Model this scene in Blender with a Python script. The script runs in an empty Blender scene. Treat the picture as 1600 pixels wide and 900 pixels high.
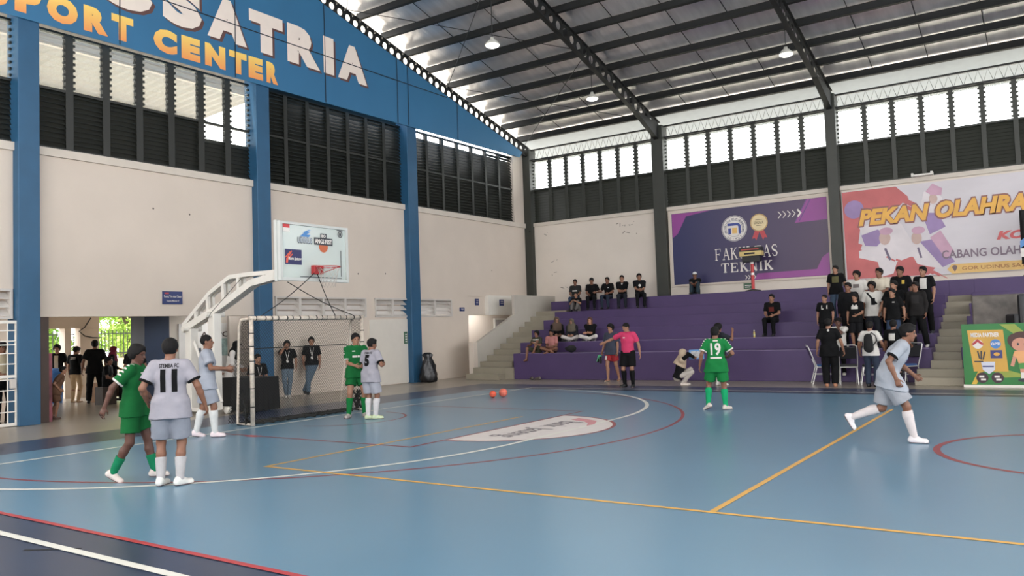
import bpy, bmesh, math, random
import numpy as np
from mathutils import Vector, Matrix
from mathutils.bvhtree import BVHTree

SC = bpy.context.scene
COL = SC.collection
rnd = random.Random(7)
rng = np.random.default_rng(5)

# ------------------------------------------------------------------ camera, world, light, exposure
F_PX, YAW, PITCH, ROLL = 1265.33, 0.972, 0.051, -0.034
CAM = (13.682, -11.424, 1.679)


def camera():
    d = Vector((-math.cos(YAW) * math.cos(PITCH), math.sin(YAW) * math.cos(PITCH), math.sin(PITCH)))
    r = d.cross(Vector((0, 0, 1))).normalized()
    u = r.cross(d)
    c, s = math.cos(ROLL), math.sin(ROLL)
    r, u = r * c + u * s, u * c - r * s
    cd = bpy.data.cameras.new('camera')
    cd.sensor_width = 36
    cd.lens = 36 * F_PX / 1600
    cd.clip_start, cd.clip_end = 0.05, 400
    o = bpy.data.objects.new('camera', cd)
    COL.objects.link(o)
    m = Matrix((r, u, -d)).transposed().to_4x4()
    m.translation = CAM
    o.matrix_world = m
    SC.camera = o


camera()
SKY = 8.0
EXPOSURE = -0.25
LAMP_W = 24.0
SIDE_W = 5.4
w = bpy.data.worlds.new('overcast_sky')
SC.world = w
w.use_nodes = True
bg = w.node_tree.nodes['Background']
bg.inputs[0].default_value = (0.97, 0.985, 1.0, 1)
bg.inputs[1].default_value = SKY
SC.view_settings.view_transform = 'Standard'
SC.view_settings.look = 'None'
SC.view_settings.exposure = EXPOSURE
SC.view_settings.gamma = 1
SC.view_settings.use_curve_mapping = False
SC.cycles.use_denoising = True
SC.cycles.max_bounces = 8
SC.cycles.diffuse_bounces = 4
SC.cycles.glossy_bounces = 4
SC.cycles.transparent_max_bounces = 24
SC.cycles.sample_clamp_indirect = 6
SC.cycles.caustics_reflective = False
SC.cycles.caustics_refractive = False


def area_light(name, loc, direction, sx, sy, power, color=(1, 1, 1), portal=False, disk=False):
    l = bpy.data.lights.new(name, 'AREA')
    l.shape = 'DISK' if disk else 'RECTANGLE'
    l.size = sx
    if not disk:
        l.size_y = sy
    l.energy = power
    l.color = color
    if portal:
        l.cycles.is_portal = True
    o = bpy.data.objects.new(name, l)
    COL.objects.link(o)
    o.location = loc
    o.rotation_euler = Vector(direction).to_track_quat('-Z', 'Y').to_euler()
    return o


sun = bpy.data.lights.new('sun', 'SUN')
sun.energy, sun.angle, sun.color = 12.0, math.radians(3), (1, 0.96, 0.88)
so = bpy.data.objects.new('sun', sun)
COL.objects.link(so)
so.rotation_euler = Vector((0.12, 0.42, -0.9)).to_track_quat('-Z', 'Y').to_euler()
# portals guide daylight through the window bands the camera sees; fill panels added on the unseen sides, tipped up to light the roof
for k in range(4):
    area_light('window_portal', (1.6 + 8.0 * k - 2.0, 17.3, 8.1), (0, -1, 0), 8.0, 1.3, 0, portal=True)
area_light('window_daylight', (14, -17.6, 6.2), (0, 1, 0.8), 36, 4.6, SIDE_W * 36 * 4.6, (1, 0.97, 0.93))
area_light('window_daylight', (33.6, 0, 5.6), (-1, 0, 0.7), 28, 5.0, SIDE_W * 28 * 5.0, (1, 0.97, 0.93))

# ------------------------------------------------------------------ helpers


def lin(c):
    return tuple(((v / 255) / 12.92 if v / 255 <= 0.04045 else ((v / 255 + 0.055) / 1.055) ** 2.4) for v in c)


MATS = {}


def mat(name, rgb, rough=0.6, var=0.06, scale=4.0, metal=0.0, bump=0.0, bscale=40.0, spec=0.5, emit=0.0, stretch=None):
    if name in MATS:
        return MATS[name]
    m = bpy.data.materials.new(name)
    m.use_nodes = True
    nt = m.node_tree
    b = nt.nodes['Principled BSDF']
    c = lin(rgb)
    b.inputs['Roughness'].default_value = rough
    b.inputs['Metallic'].default_value = metal
    b.inputs['Specular IOR Level'].default_value = spec
    tc = nt.nodes.new('ShaderNodeTexCoord')
    src = tc.outputs['Object']
    if stretch:
        mp = nt.nodes.new('ShaderNodeMapping')
        mp.inputs['Scale'].default_value = stretch
        nt.links.new(src, mp.inputs[0])
        src = mp.outputs[0]
    n = nt.nodes.new('ShaderNodeTexNoise')
    n.inputs['Scale'].default_value = scale
    n.inputs['Detail'].default_value = 4
    nt.links.new(src, n.inputs['Vector'])
    r = nt.nodes.new('ShaderNodeValToRGB')
    r.color_ramp.elements[0].position = 0.3
    r.color_ramp.elements[1].position = 0.7
    r.color_ramp.elements[0].color = (*[max(0, v * (1 - var)) for v in c], 1)
    r.color_ramp.elements[1].color = (*[min(1, v * (1 + var)) for v in c], 1)
    nt.links.new(n.outputs['Fac'], r.inputs[0])
    nt.links.new(r.outputs[0], b.inputs['Base Color'])
    if emit:
        nt.links.new(r.outputs[0], b.inputs['Emission Color'])
        b.inputs['Emission Strength'].default_value = emit
    if bump:
        n2 = nt.nodes.new('ShaderNodeTexNoise')
        n2.inputs['Scale'].default_value = bscale
        nt.links.new(src, n2.inputs['Vector'])
        bp = nt.nodes.new('ShaderNodeBump')
        bp.inputs['Strength'].default_value = bump
        bp.inputs['Distance'].default_value = 0.02
        nt.links.new(n2.outputs['Fac'], bp.inputs['Height'])
        nt.links.new(bp.outputs[0], b.inputs['Normal'])
    MATS[name] = m
    return m


def glass_mat(name, tint, clear, rough=0.08):
    m = bpy.data.materials.new(name)
    m.use_nodes = True
    nt = m.node_tree
    nt.nodes.remove(nt.nodes['Principled BSDF'])
    t = nt.nodes.new('ShaderNodeBsdfTransparent')
    t.inputs[0].default_value = (*tint, 1)
    g = nt.nodes.new('ShaderNodeBsdfPrincipled')
    g.inputs['Base Color'].default_value = (*tint, 1)
    g.inputs['Roughness'].default_value = rough
    mx = nt.nodes.new('ShaderNodeMixShader')
    mx.inputs[0].default_value = 1 - clear
    nt.links.new(t.outputs[0], mx.inputs[1])
    nt.links.new(g.outputs[0], mx.inputs[2])
    nt.links.new(mx.outputs[0], nt.nodes['Material Output'].inputs[0])
    MATS[name] = m
    return m


def tag(o, label=None, cat=None, group=None, kind=None):
    if label:
        o['label'] = label
    if cat:
        o['category'] = cat
    if group:
        o['group'] = group
    if kind:
        o['kind'] = kind
    return o


def empty(name, loc=(0, 0, 0), rz=0.0, label=None, cat=None, group=None, kind=None):
    o = bpy.data.objects.new(name, None)
    o.empty_display_size = 0.2
    COL.objects.link(o)
    o.location = loc
    o.rotation_euler = (0, 0, rz)
    return tag(o, label, cat, group, kind)


def mesh_obj(name, verts, faces, m, parent=None, smooth=False):
    me = bpy.data.meshes.new(name)
    me.from_pydata([tuple(v) for v in verts], [], [tuple(f) for f in faces])
    me.update()
    if smooth:
        me.shade_smooth()
    if m:
        me.materials.append(m)
    o = bpy.data.objects.new(name, me)
    COL.objects.link(o)
    o.parent = parent
    return o


class MB:
    """collects boxes, tubes and polygons for ONE mesh"""

    def __init__(self):
        self.v, self.f = [], []

    def add(self, vs, fs):
        k = len(self.v)
        self.v += [tuple(p) for p in vs]
        self.f += [tuple(i + k for i in q) for q in fs]
        return self

    def box(self, a, b):
        (x0, y0, z0), (x1, y1, z1) = a, b
        self.add([(x0, y0, z0), (x1, y0, z0), (x1, y1, z0), (x0, y1, z0), (x0, y0, z1), (x1, y0, z1), (x1, y1, z1), (x0, y1, z1)],
                 [(0, 3, 2, 1), (4, 5, 6, 7), (0, 1, 5, 4), (1, 2, 6, 5), (2, 3, 7, 6), (3, 0, 4, 7)])
        return self

    def bar(self, a, b, wd, ht, up=(0, 0, 1)):
        a, b = Vector(a), Vector(b)
        d = (b - a).normalized()
        s = d.cross(Vector(up))
        s = s.normalized() if s.length > 1e-4 else Vector((1, 0, 0))
        u = s.cross(d)
        vs = []
        for p in (a, b):
            for i, j in ((-1, -1), (1, -1), (1, 1), (-1, 1)):
                vs.append(p + s * (i * wd / 2) + u * (j * ht / 2))
        self.add(vs, [(0, 1, 2, 3), (7, 6, 5, 4), (0, 4, 5, 1), (1, 5, 6, 2), (2, 6, 7, 3), (3, 7, 4, 0)])
        return self

    def tube(self, pts, r, n=8, cap=True):
        pts = [Vector(p) for p in pts]
        k0 = len(self.v)
        rs = r if isinstance(r, (list, tuple)) else [r] * len(pts)
        ref = None
        for i, p in enumerate(pts):
            d = (pts[min(i + 1, len(pts) - 1)] - pts[max(i - 1, 0)])
            d = d.normalized() if d.length > 1e-9 else Vector((0, 0, 1))
            if ref is None:
                ref = d.orthogonal().normalized()
            ref = (ref - d * ref.dot(d))
            ref = ref.normalized() if ref.length > 1e-6 else d.orthogonal().normalized()
            s = d.cross(ref)
            for j in range(n):
                a = 2 * math.pi * j / n
                self.v.append(tuple(p + (ref * math.cos(a) + s * math.sin(a)) * rs[i]))
        for i in range(len(pts) - 1):
            for j in range(n):
                a, b = k0 + i * n + j, k0 + i * n + (j + 1) % n
                self.f.append((a, b, b + n, a + n))
        if cap:
            self.f.append(tuple(k0 + j for j in reversed(range(n))))
            self.f.append(tuple(k0 + (len(pts) - 1) * n + j for j in range(n)))
        return self

    def lathe(self, prof, c=(0, 0, 0), n=24):
        k0 = len(self.v)
        for r, z in prof:
            for j in range(n):
                a = 2 * math.pi * j / n
                self.v.append((c[0] + r * math.cos(a), c[1] + r * math.sin(a), c[2] + z))
        for i in range(len(prof) - 1):
            for j in range(n):
                a, b = k0 + i * n + j, k0 + i * n + (j + 1) % n
                self.f.append((a, b, b + n, a + n))
        self.f.append(tuple(k0 + j for j in reversed(range(n))))
        self.f.append(tuple(k0 + (len(prof) - 1) * n + j for j in range(n)))
        return self

    def build(self, name, m, parent=None, smooth=False, bevel=0.0):
        o = mesh_obj(name, self.v, self.f, m, parent, smooth)
        if bevel:
            md = o.modifiers.new('bevel', 'BEVEL')
            md.width = bevel
            md.segments = 2
            md.limit_method = 'ANGLE'
        return o


def struct(o):
    o['kind'] = 'structure'
    return o


# flat prints: 2-D shapes placed in a frame (origin, u, v, n)
def text2d(s, bold=0.0, shear=0.0, spacing=1.0):
    cu = bpy.data.curves.new('t', 'FONT')
    cu.body = s
    cu.size = 1
    cu.offset = bold
    cu.shear = shear
    cu.space_character = spacing
    cu.resolution_u = 3
    o = bpy.data.objects.new('t', cu)
    me = o.to_mesh()
    fs = [tuple(p.vertices) for p in me.polygons]
    up = list(range(len(me.vertices)))      # each glyph a hair above the one before, so that bold glyphs never share a plane

    def root(i):
        while up[i] != i:
            up[i] = up[up[i]]
            i = up[i]
        return i
    for f in fs:
        for i in f[1:]:
            up[root(i)] = root(f[0])
    rank = {}
    vs = [(v.co.x, v.co.y, 0.0002 * rank.setdefault(root(v.index), len(rank))) for v in me.vertices]
    o.to_mesh_clear()
    bpy.data.objects.remove(o)
    bpy.data.curves.remove(cu)
    return vs, fs


def fit2d(sh, x0, x1, y0, y1):
    vs, fs = sh
    xs, ys = [v[0] for v in vs], [v[1] for v in vs]
    a, b, c, d = min(xs), max(xs), min(ys), max(ys)
    return [(x0 + (v[0] - a) / (b - a) * (x1 - x0), y0 + (v[1] - c) / max(d - c, 1e-6) * (y1 - y0), *v[2:]) for v in vs], fs


def merge2d(*shapes):
    V, Fc = [], []
    for q, (vs, fs) in enumerate(shapes):
        k = len(V)
        V += [(v[0], v[1], (v[2] if len(v) > 2 else 0.0) + 0.0002 * q) for v in vs]
        Fc += [tuple(i + k for i in f) for f in fs]
    return V, Fc


def rect2d(x0, y0, x1, y1):
    return [(x0, y0), (x1, y0), (x1, y1), (x0, y1)], [(0, 1, 2, 3)]


def poly2d(*pts):
    return list(pts), [tuple(range(len(pts)))]


def disc2d(cx, cy, r, n=28, ry=None):
    ry = ry or r
    return [(cx + r * math.cos(2 * math.pi * i / n), cy + ry * math.sin(2 * math.pi * i / n)) for i in range(n)], [tuple(range(n))]


def arc2d(cx, cy, r0, r1, a0, a1, n=32):
    V, Fc = [], []
    for i in range(n + 1):
        a = math.radians(a0 + (a1 - a0) * i / n)
        V += [(cx + r0 * math.cos(a), cy + r0 * math.sin(a)), (cx + r1 * math.cos(a), cy + r1 * math.sin(a))]
    for i in range(n):
        Fc.append((2 * i, 2 * i + 1, 2 * i + 3, 2 * i + 2))
    return V, Fc


def stroke2d(pts, wd):
    V, Fc = [], []
    for (x0, y0), (x1, y1) in zip(pts[:-1], pts[1:]):
        l = math.hypot(x1 - x0, y1 - y0) or 1
        nx, ny = -(y1 - y0) / l * wd / 2, (x1 - x0) / l * wd / 2
        ex, ey = (x1 - x0) / l * wd * 0.3, (y1 - y0) / l * wd * 0.3
        k = len(V)
        h = 0.0001 * (k // 4)
        V += [(x0 + nx - ex, y0 + ny - ey, h), (x0 - nx - ex, y0 - ny - ey, h), (x1 - nx + ex, y1 - ny + ey, h), (x1 + nx + ex, y1 + ny + ey, h)]
        Fc.append((k, k + 1, k + 2, k + 3))
    return V, Fc


class Frame:
    def __init__(self, o, u, v):
        self.o, self.u, self.v = Vector(o), Vector(u).normalized(), Vector(v).normalized()
        self.n = self.u.cross(self.v)

    def put(self, name, sh, m, parent=None, off=0.004):
        vs, fs = sh
        P = []
        for q in vs:
            x, y = q[0], q[1]
            d = off + (q[2] if len(q) > 2 else 0)
            P.append(self.o + self.u * x + self.v * y + self.n * d)
        return mesh_obj(name, P, fs, m, parent)


def puts(fr, name, shapes, m, parent=None, off=0.004):
    return [fr.put(name, sh, m, parent, off + 0.0002 * i) for i, sh in enumerate(shapes)]


SERIF = {  # stems thick, bars thin, with serifs, on a 1 x 1 cell
    'F': [(.2, 0, .2, 1, .16), (.05, 1, .8, 1, .07), (.2, .52, .62, .52, .07), (.05, 0, .4, 0, .06), (.8, 1, .8, .78, .06), (.62, .62, .62, .42, .05)],
    'A': [(.12, 0, .48, 1, .07), (.5, 1, .86, 0, .17), (.25, .36, .72, .36, .07), (0, 0, .28, 0, .06), (.68, 0, 1.02, 0, .06)],
    'K': [(.2, 0, .2, 1, .16), (.04, 0, .38, 0, .06), (.04, 1, .38, 1, .06), (.26, .45, .74, 1, .08), (.4, .6, .86, 0, .16), (.6, 1, .9, 1, .06), (.68, 0, 1, 0, .06)],
    'U': [(.2, 1, .2, .3, .16), (.2, .3, .32, .06, .13), (.32, .05, .6, .05, .1), (.6, .06, .76, .3, .1), (.76, .3, .76, 1, .08), (.04, 1, .38, 1, .06), (.62, 1, .92, 1, .06)],
    'L': [(.2, 0, .2, 1, .16), (.04, 1, .4, 1, .06), (.04, 0, .78, 0, .07), (.78, 0, .78, .26, .06)],
    'T': [(.45, 0, .45, 1, .16), (.03, 1, .87, 1, .07), (.03, 1, .03, .76, .06), (.87, 1, .87, .76, .06), (.28, 0, .62, 0, .06)],
    'S': [(.72, .78, .6, .98, .08), (.6, .98, .3, .98, .09), (.3, .98, .12, .8, .13), (.12, .8, .18, .62, .15), (.18, .62, .6, .42, .17), (.6, .42, .74, .24, .15), (.74, .24, .6, .04, .13), (.6, .03, .28, .03, .09), (.28, .03, .12, .24, .08)],
    'E': [(.2, 0, .2, 1, .16), (.05, 1, .8, 1, .07), (.2, .52, .6, .52, .07), (.05, 0, .84, 0, .07), (.8, 1, .8, .78, .06), (.84, 0, .84, .24, .06), (.6, .62, .6, .42, .05)],
    'N': [(.16, 0, .16, 1, .08), (.16, 1, .8, 0, .17), (.8, 0, .8, 1, .08), (0, 1, .26, 1, .06), (.02, 0, .32, 0, .06), (.64, 1, .96, 1, .06)],
    'I': [(.25, 0, .25, 1, .17), (.08, 0, .42, 0, .06), (.08, 1, .42, 1, .06)],
}


def serif2d(word, bold=1.0):
    x, out = 0, []
    for ch in word:
        ww = 0.62 if ch == 'I' else 1.1
        for x0, y0, x1, y1, t in SERIF[ch]:
            out.append(stroke2d([(x + x0, y0), (x + x1, y1)], t * bold))
        x += ww
    return merge2d(*out)

# ------------------------------------------------------------------ materials of the setting
M_WALL = mat('wall_paint', (210, 197, 184), 0.75, 0.035, 0.8, bump=0.08, bscale=14)
M_TRIM = mat('ledge_paint', (206, 196, 184), 0.7, 0.03)
M_BLUE = mat('blue_column_paint', (34, 82, 116), 0.5, 0.08, 2.0)
M_GREEN = mat('dark_green_steel', (48, 50, 44), 0.5, 0.08, 3)
M_STEEL = mat('black_steel', (18, 20, 20), 0.55, 0.1, 3)
M_LOUV = mat('dark_louver_steel', (28, 30, 26), 0.5, 0.12, 2)
M_PURPLE = mat('purple_concrete_paint', (72, 54, 96), 0.55, 0.07, 1.6, bump=0.06, bscale=9)
M_STAIR = mat('grey_step_paint', (146, 138, 122), 0.6, 0.06, 2.5)
M_STAIRW = mat('grey_plaster', (186, 180, 170), 0.7, 0.05, 1.5, bump=0.06, bscale=12)
M_TILE = mat('beige_floor', (150, 140, 126), 0.28, 0.06, 0.7, bump=0.01, bscale=3)
M_COURT = mat('court_blue', (94, 133, 157), 0.28, 0.045, 0.5, spec=0.8, bump=0.012, bscale=2.5)
M_NAVY = mat('court_navy', (44, 56, 80), 0.3, 0.06, 0.6, spec=0.7, bump=0.012, bscale=2.5)
M_WLINE = mat('line_white', (226, 224, 214), 0.35, 0.04)
M_RLINE = mat('line_red', (140, 44, 52), 0.35, 0.06)
M_RLINE2 = mat('line_bright_red', (176, 56, 62), 0.35, 0.06)
M_YLINE = mat('line_yellow', (222, 168, 72), 0.35, 0.06)
M_CONC = mat('outdoor_paving', (196, 190, 178), 0.8, 0.1, 1.0)
M_WHITE = mat('white_paint', (224, 220, 212), 0.5, 0.03)
M_BLACK = mat('black_fabric', (12, 12, 14), 0.85, 0.15, 8)
M_FOIL = mat('roof_foil', (238, 234, 234), 0.3, 0.10, 1.6, metal=0.6, bump=0.35, bscale=5, stretch=(3.0, 0.35, 1.0))
M_PANE = glass_mat('louver_glass', (0.97, 0.98, 0.96), 0.86, 0.1)


def zl(y):
    return 8.79 + 0.262 * (16.85 - abs(y))


WX, WY = -4.73, 16.85

# ------------------------------------------------------------------ floor and court
fl = MB().box((-12.4, -17, -0.3), (34, 17.2, 0)).box((-6.6, 17.2, -0.3), (WX, 21, 0)).build('floor', M_TILE)
struct(fl)
gr = MB().box((-60, -40, -0.5), (-12.4, 60, -0.02)).box((-12.4, 17.2, -0.5), (60, 60, -0.32)).build('ground', M_CONC)
struct(gr)
X0, YN, YF = 0.0, -7.55, 7.45
border = struct(MB().box((-1.6, -10.4, 0), (30, 9.1, 0.006)).build('court_border', M_NAVY))
court = struct(MB().box((X0, YN, 0.006), (28, YF, 0.010)).build('court_surface', M_COURT))
FF = Frame((0, 0, 0.010), (1, 0, 0), (0, 1, 0))


def fline(name, sh, m, off):
    return FF.put(name, sh, m, court, off)


YC = 0.12
# basketball: red
fline('sideline', rect2d(0, YN - 0.03, 28, YN + 0.03), M_RLINE2, 0.0012)
fline('sideline', rect2d(0, YF - 0.03, 28, YF + 0.03), M_STEEL, 0.0012)
fline('three_point_line', merge2d(arc2d(1.55, YC, 6.69, 6.75, -90, 90, 90), rect2d(0, YC - 6.75, 1.55, YC - 6.69), rect2d(0, YC + 6.69, 1.55, YC + 6.75)), M_RLINE, 0.0014)
fline('key_line', merge2d(rect2d(1.1, YC - 2.58, 5.69, YC - 2.52), rect2d(1.1, YC + 2.52, 5.69, YC + 2.58), rect2d(5.63, YC - 2.52, 5.69, YC + 2.52)), M_RLINE, 0.0016)
fline('free_throw_emblem', merge2d(([(5.69 + 1.78 * math.sin(math.pi * i / 40), YC - 1.78 * math.cos(math.pi * i / 40)) for i in range(41)], [tuple(range(41))])), mat('emblem_white', (222, 214, 210), 0.35, 0.03), 0.0012)
fline('free_throw_arc', arc2d(5.66, YC, 1.76, 1.82, -90, 90, 48), M_RLINE, 0.0018)
fline('no_charge_arc', arc2d(1.6, YC, 1.22, 1.27, -80, 90, 40), M_RLINE, 0.0018)
fline('lane_mark', rect2d(1.95, YC - 2.66, 2.25, YC - 2.5), M_RLINE2, 0.002)
fline('center_circle', arc2d(14, YC, 1.72, 1.80, 0, 360, 80), M_RLINE, 0.0018)
# futsal: white
fline('goal_line', rect2d(1.0, -7.97, 1.08, 7.92), M_WLINE, 0.0022)
fline('sideline', rect2d(1.08, -8.01, 30, -7.93), M_WLINE, 0.0022)
fline('sideline', rect2d(1.0, 7.88, 30, 7.96), M_WLINE, 0.0022)
PA = merge2d(arc2d(1.04, 1.7, 5.82, 5.90, 0, 90, 50), arc2d(1.04, -1.5, 5.82, 5.90, -90, 0, 50), rect2d(6.86, -1.5, 6.94, 1.7))
fline('penalty_area_line', PA, M_WLINE, 0.0022)
# volleyball: yellow
fline('volleyball_line', merge2d(rect2d(4.97, -4.53, 23, -4.47), rect2d(4.97, -4.47, 5.03, 1.5), rect2d(10.97, -4.47, 11.03, 4.5)), M_YLINE, 0.0026)
# emblem lettering, read from the goal side
EF = Frame((6.30, 0.30, 0.010), (0, -1, 0), (1, 0, 0))
EF.put('emblem_lettering', merge2d(fit2d(text2d('Bank', 0.012), -0.75, 0.02, -0.16, 0.30), fit2d(text2d('Jateng', 0.012), 0.2, 1.35, -0.28, 0.30)), mat('emblem_grey', (120, 112, 118), 0.4), court, 0.0035)
EF.put('emblem_wing', merge2d(poly2d((-1.25, 0.0), (-1.0, 0.42), (-0.55, 0.62), (-0.3, 0.6), (-0.62, 0.45), (-0.85, 0.25), (-0.95, 0.0)), poly2d((-1.3, -0.12), (-1.02, -0.12), (-0.92, 0.1), (-1.2, 0.1))), mat('emblem_red', (206, 132, 138), 0.4), court, 0.0035)

# ------------------------------------------------------------------ end wall (behind the goal)
W1 = MB()
for y0, y1, z0, z1 in [(-17, -6.6, 0, 6.03), (-6.6, -3.19, 2.9, 6.03), (-3.19, -2.7, 0, 6.03), (-2.7, 3.3, 2.3, 6.03), (3.3, 12.6, 0, 2.22), (3.3, 3.66, 2.22, 2.84),
                       (7.26, 7.66, 2.22, 2.84), (11.62, 12.6, 2.22, 2.84), (3.3, 12.6, 2.84, 6.03), (12.6, 17.1, 2.98, 6.03), (15.9, 17.1, 6.03, 9.2), (9.34, 9.72, 2.22, 2.84)]:
    W1.box((WX - 0.25, y0, z0), (WX, y1, z1))
struct(W1.build('wall_left', M_WALL))
for y0, y1 in [(-17, -3.22), (-2.78, 2.95), (3.4, 9.18), (9.66, 16.85)]:
    struct(MB().box((WX - 0.3, y0, 5.86), (WX + 0.07, y1, 6.04)).build('trim_1', M_TRIM))
for y0, y1 in [(-3.22, -2.78), (2.95, 3.40), (9.18, 9.66)]:
    t = struct(MB().box((WX - 0.26, y0, 0.0), (WX + 0.24, y1, 8.9)).build('column', M_BLUE, bevel=0.012))

M_DOOR = mat('dark_brown_door', (62, 44, 36), 0.5, 0.15, 3)


def louver_bay(idx, wall, a0, a1, z0, z1, posts, pw, glass=None, gap=None, rails=(), zig=True):
    """one window bay between two columns; wall 1: runs along y at x=WX, wall 2: runs along x at y=WY"""
    def P(a, d, z):
        return (WX - 0.12 + d, a, z) if wall == 1 else (a, WY + 0.12 - d, z)

    def bx(mb, a, b, d0, d1, za, zb):
        p, q = P(a, d0, za), P(b, d1, zb)
        mb.box(tuple(min(p[i], q[i]) for i in range(3)), tuple(max(p[i], q[i]) for i in range(3)))
    root = struct(empty('window_%d' % idx, P((a0 + a1) / 2, 0, z0)))
    inv = Matrix.Translation(Vector(root.location)).inverted()

    def B(mb, name, m):
        o = mb.build(name, m, root)
        o.matrix_parent_inverse = inv
        return o
    mp = M_LOUV if wall == 1 else M_GREEN
    fr = MB()
    bx(fr, a0, a1, -0.05, 0.06, z0, z0 + 0.06)
    bx(fr, a0, a1, -0.05, 0.06, z1 - 0.05, z1)
    for r in rails:
        bx(fr, a0, a1, -0.03, 0.056, r - 0.03, r + 0.03)
    for p in posts:
        bx(fr, p - pw / 2, p + pw / 2, -0.048, 0.064, z0 + 0.002, z1 - 0.002)
    B(fr, 'frame', mp)
    edges = [a0] + list(posts) + [a1]
    bl, pn, clips = MB(), MB(), MB()
    for i in range(len(edges) - 1):
        c0, c1 = edges[i] + (pw / 2 if i else 0), edges[i + 1] - (pw / 2 if i < len(edges) - 2 else 0)
        gb = glass[i] if glass else z1
        z = z0 + 0.06
        while z < min(gb, (z1 - gap[i]) if gap else z1) - 0.05:
            k = len(bl.v)
            bl.add([P(c0, 0.05, z), P(c1, 0.05, z), P(c1, -0.04, z + 0.13), P(c0, -0.04, z + 0.13),
                    P(c0, 0.055, z + 0.006), P(c1, 0.055, z + 0.006), P(c1, -0.035, z + 0.136), P(c0, -0.035, z + 0.136)],
                   [(0, 1, 2, 3), (4, 7, 6, 5), (0, 4, 5, 1), (2, 6, 7, 3), (0, 3, 7, 4), (1, 5, 6, 2)])
            z += 0.11
        if glass:
            z = gb + 0.03
            while z < z1 - 0.12:
                pn.add([P(c0, 0.045, z), P(c1, 0.045, z), P(c1, -0.035, z + 0.15), P(c0, -0.035, z + 0.15),
                        P(c0, 0.051, z + 0.004), P(c1, 0.051, z + 0.004), P(c1, -0.029, z + 0.154), P(c0, -0.029, z + 0.154)],
                       [(0, 1, 2, 3), (4, 7, 6, 5), (0, 4, 5, 1), (2, 6, 7, 3), (0, 3, 7, 4), (1, 5, 6, 2)])
                for c, s in ((c0, 1), (c1, -1)):
                    bx(clips, c, c + s * 0.045, 0.0, 0.075, z + 0.02, z + 0.075)
                z += 0.142
    B(bl, 'louver_blade', mp)
    if glass:
        B(pn, 'glass_pane', M_PANE)
        if zig:
            B(clips, 'louver_clip', mp)
    return root


PB = [-1.985, -1.125, -0.29, 0.565, 1.425, 2.24]
louver_bay(1, 1, -2.78, 2.95, 6.04, 8.76, PB, 0.17, [7.44] * 5 + [6.95, 6.95], rails=(7.42,))
louver_bay(2, 1, -9.0, -3.22, 6.04, 8.76, [-8.2, -7.4, -6.6, -5.8, -4.95, -4.1], 0.17, [7.44] * 7, rails=(7.42,))
louver_bay(3, 1, 3.40, 9.18, 6.04, 8.76, [3.4 + 0.825 * k for k in range(1, 7)], 0.13, rails=(7.45,))
louver_bay(4, 1, 9.66, 15.9, 6.04, 8.76, [9.66 + 0.89 * k for k in range(1, 7)], 0.12, gap=[0.24, 0.24, 0.24, 0.24, 0.24, 0.1, 0.0], rails=(7.4,))
struct(MB().box((-5.3, 3.2, 5.9), (-5.2, 9.5, 9.2)).box((-5.3, 9.5, 5.9), (-5.2, 17.0, 8.62)).build('wall_outer', mat('shadow_wall', (40, 42, 40), 0.8)))  # dark backing added to keep sky light out between the louver blades

# side wall behind the bleachers
W2 = MB().box((WX - 0.25, WY, 0), (34, WY + 0.25, 6.03)).build('wall_right', mat('side_wall_paint', (220, 209, 197), 0.75, 0.035, 0.8, bump=0.08, bscale=14))
struct(W2)
DC = [(-4.73, -4.38), (1.1, 1.56), (7.38, 7.72), (13.6, 13.95)]
for x0, x1 in DC:
    c = MB().box((x0, WY - 0.22, 2.72), (x1, WY + 0.26, 9.15))
    struct(c.build('column', M_GREEN, bevel=0.01))
for k in range(3):
    a0, a1 = DC[k][1], DC[k + 1][0]
    struct(MB().box((a0, WY - 0.07, 5.90), (a1, WY + 0.3, 6.04)).build('trim_2', M_TRIM))
    n = 7
    louver_bay(5 + k, 2, a0, a1, 6.04, 8.68, [a0 + (a1 - a0) * i / n for i in range(1, n)], 0.13, [7.47] * n, rails=(7.45,))
louver_bay(8, 2, 13.95, 19.9, 6.04, 8.68, [13.95 + 0.85 * i for i in range(1, 7)], 0.13, [7.47] * 7, rails=(7.45,))
# the rest of the shell, outside the picture: openings where the added fill panels stand
struct(MB().box((-5, -17.25, 0), (34, -17, 3.9)).box((-5, -17.25, 8.5), (34, -17, 9.0)).build('wall_back', M_WALL))
struct(MB().box((33.8, -17, 0), (34.05, 17, 3.0)).box((33.8, -17, 8.2), (34.05, 17, 9.0)).build('wall_far', M_WALL))

# ------------------------------------------------------------------ roof
for s in (1, -1):
    y1 = 16.5
    z0, z1 = zl(0) + 0.78, zl(y1) + 0.78
    v = [(-5.4, 0, z0), (35, 0, z0), (35, s * y1, z1), (-5.4, s * y1, z1)]
    v += [(a, b, c + 0.06) for a, b, c in v]
    f = [(0, 1, 2, 3), (7, 6, 5, 4), (0, 4, 5, 1), (1, 5, 6, 2), (2, 6, 7, 3), (3, 7, 4, 0)]
    struct(mesh_obj('ceiling', v, f if s < 0 else [tuple(reversed(q)) for q in f], M_FOIL))
M_SOF = mat('eave_sheet', (128, 138, 146), 0.5, 0.05)
struct(mesh_obj('eave_soffit', [(-5.4, 16.5, zl(16.5) + 0.78), (35, 16.5, zl(16.5) + 0.78), (35, 18.9, zl(18.9) + 0.78), (-5.4, 18.9, zl(18.9) + 0.78),
                                (-5.4, 16.5, zl(16.5) + 0.84), (35, 16.5, zl(16.5) + 0.84), (35, 18.9, zl(18.9) + 0.84), (-5.4, 18.9, zl(18.9) + 0.84)],
                [(3, 2, 1, 0), (4, 5, 6, 7), (0, 1, 5, 4), (1, 2, 6, 5), (2, 3, 7, 6), (3, 0, 4, 7)], M_SOF))
k = 0
y = 16.35
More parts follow.
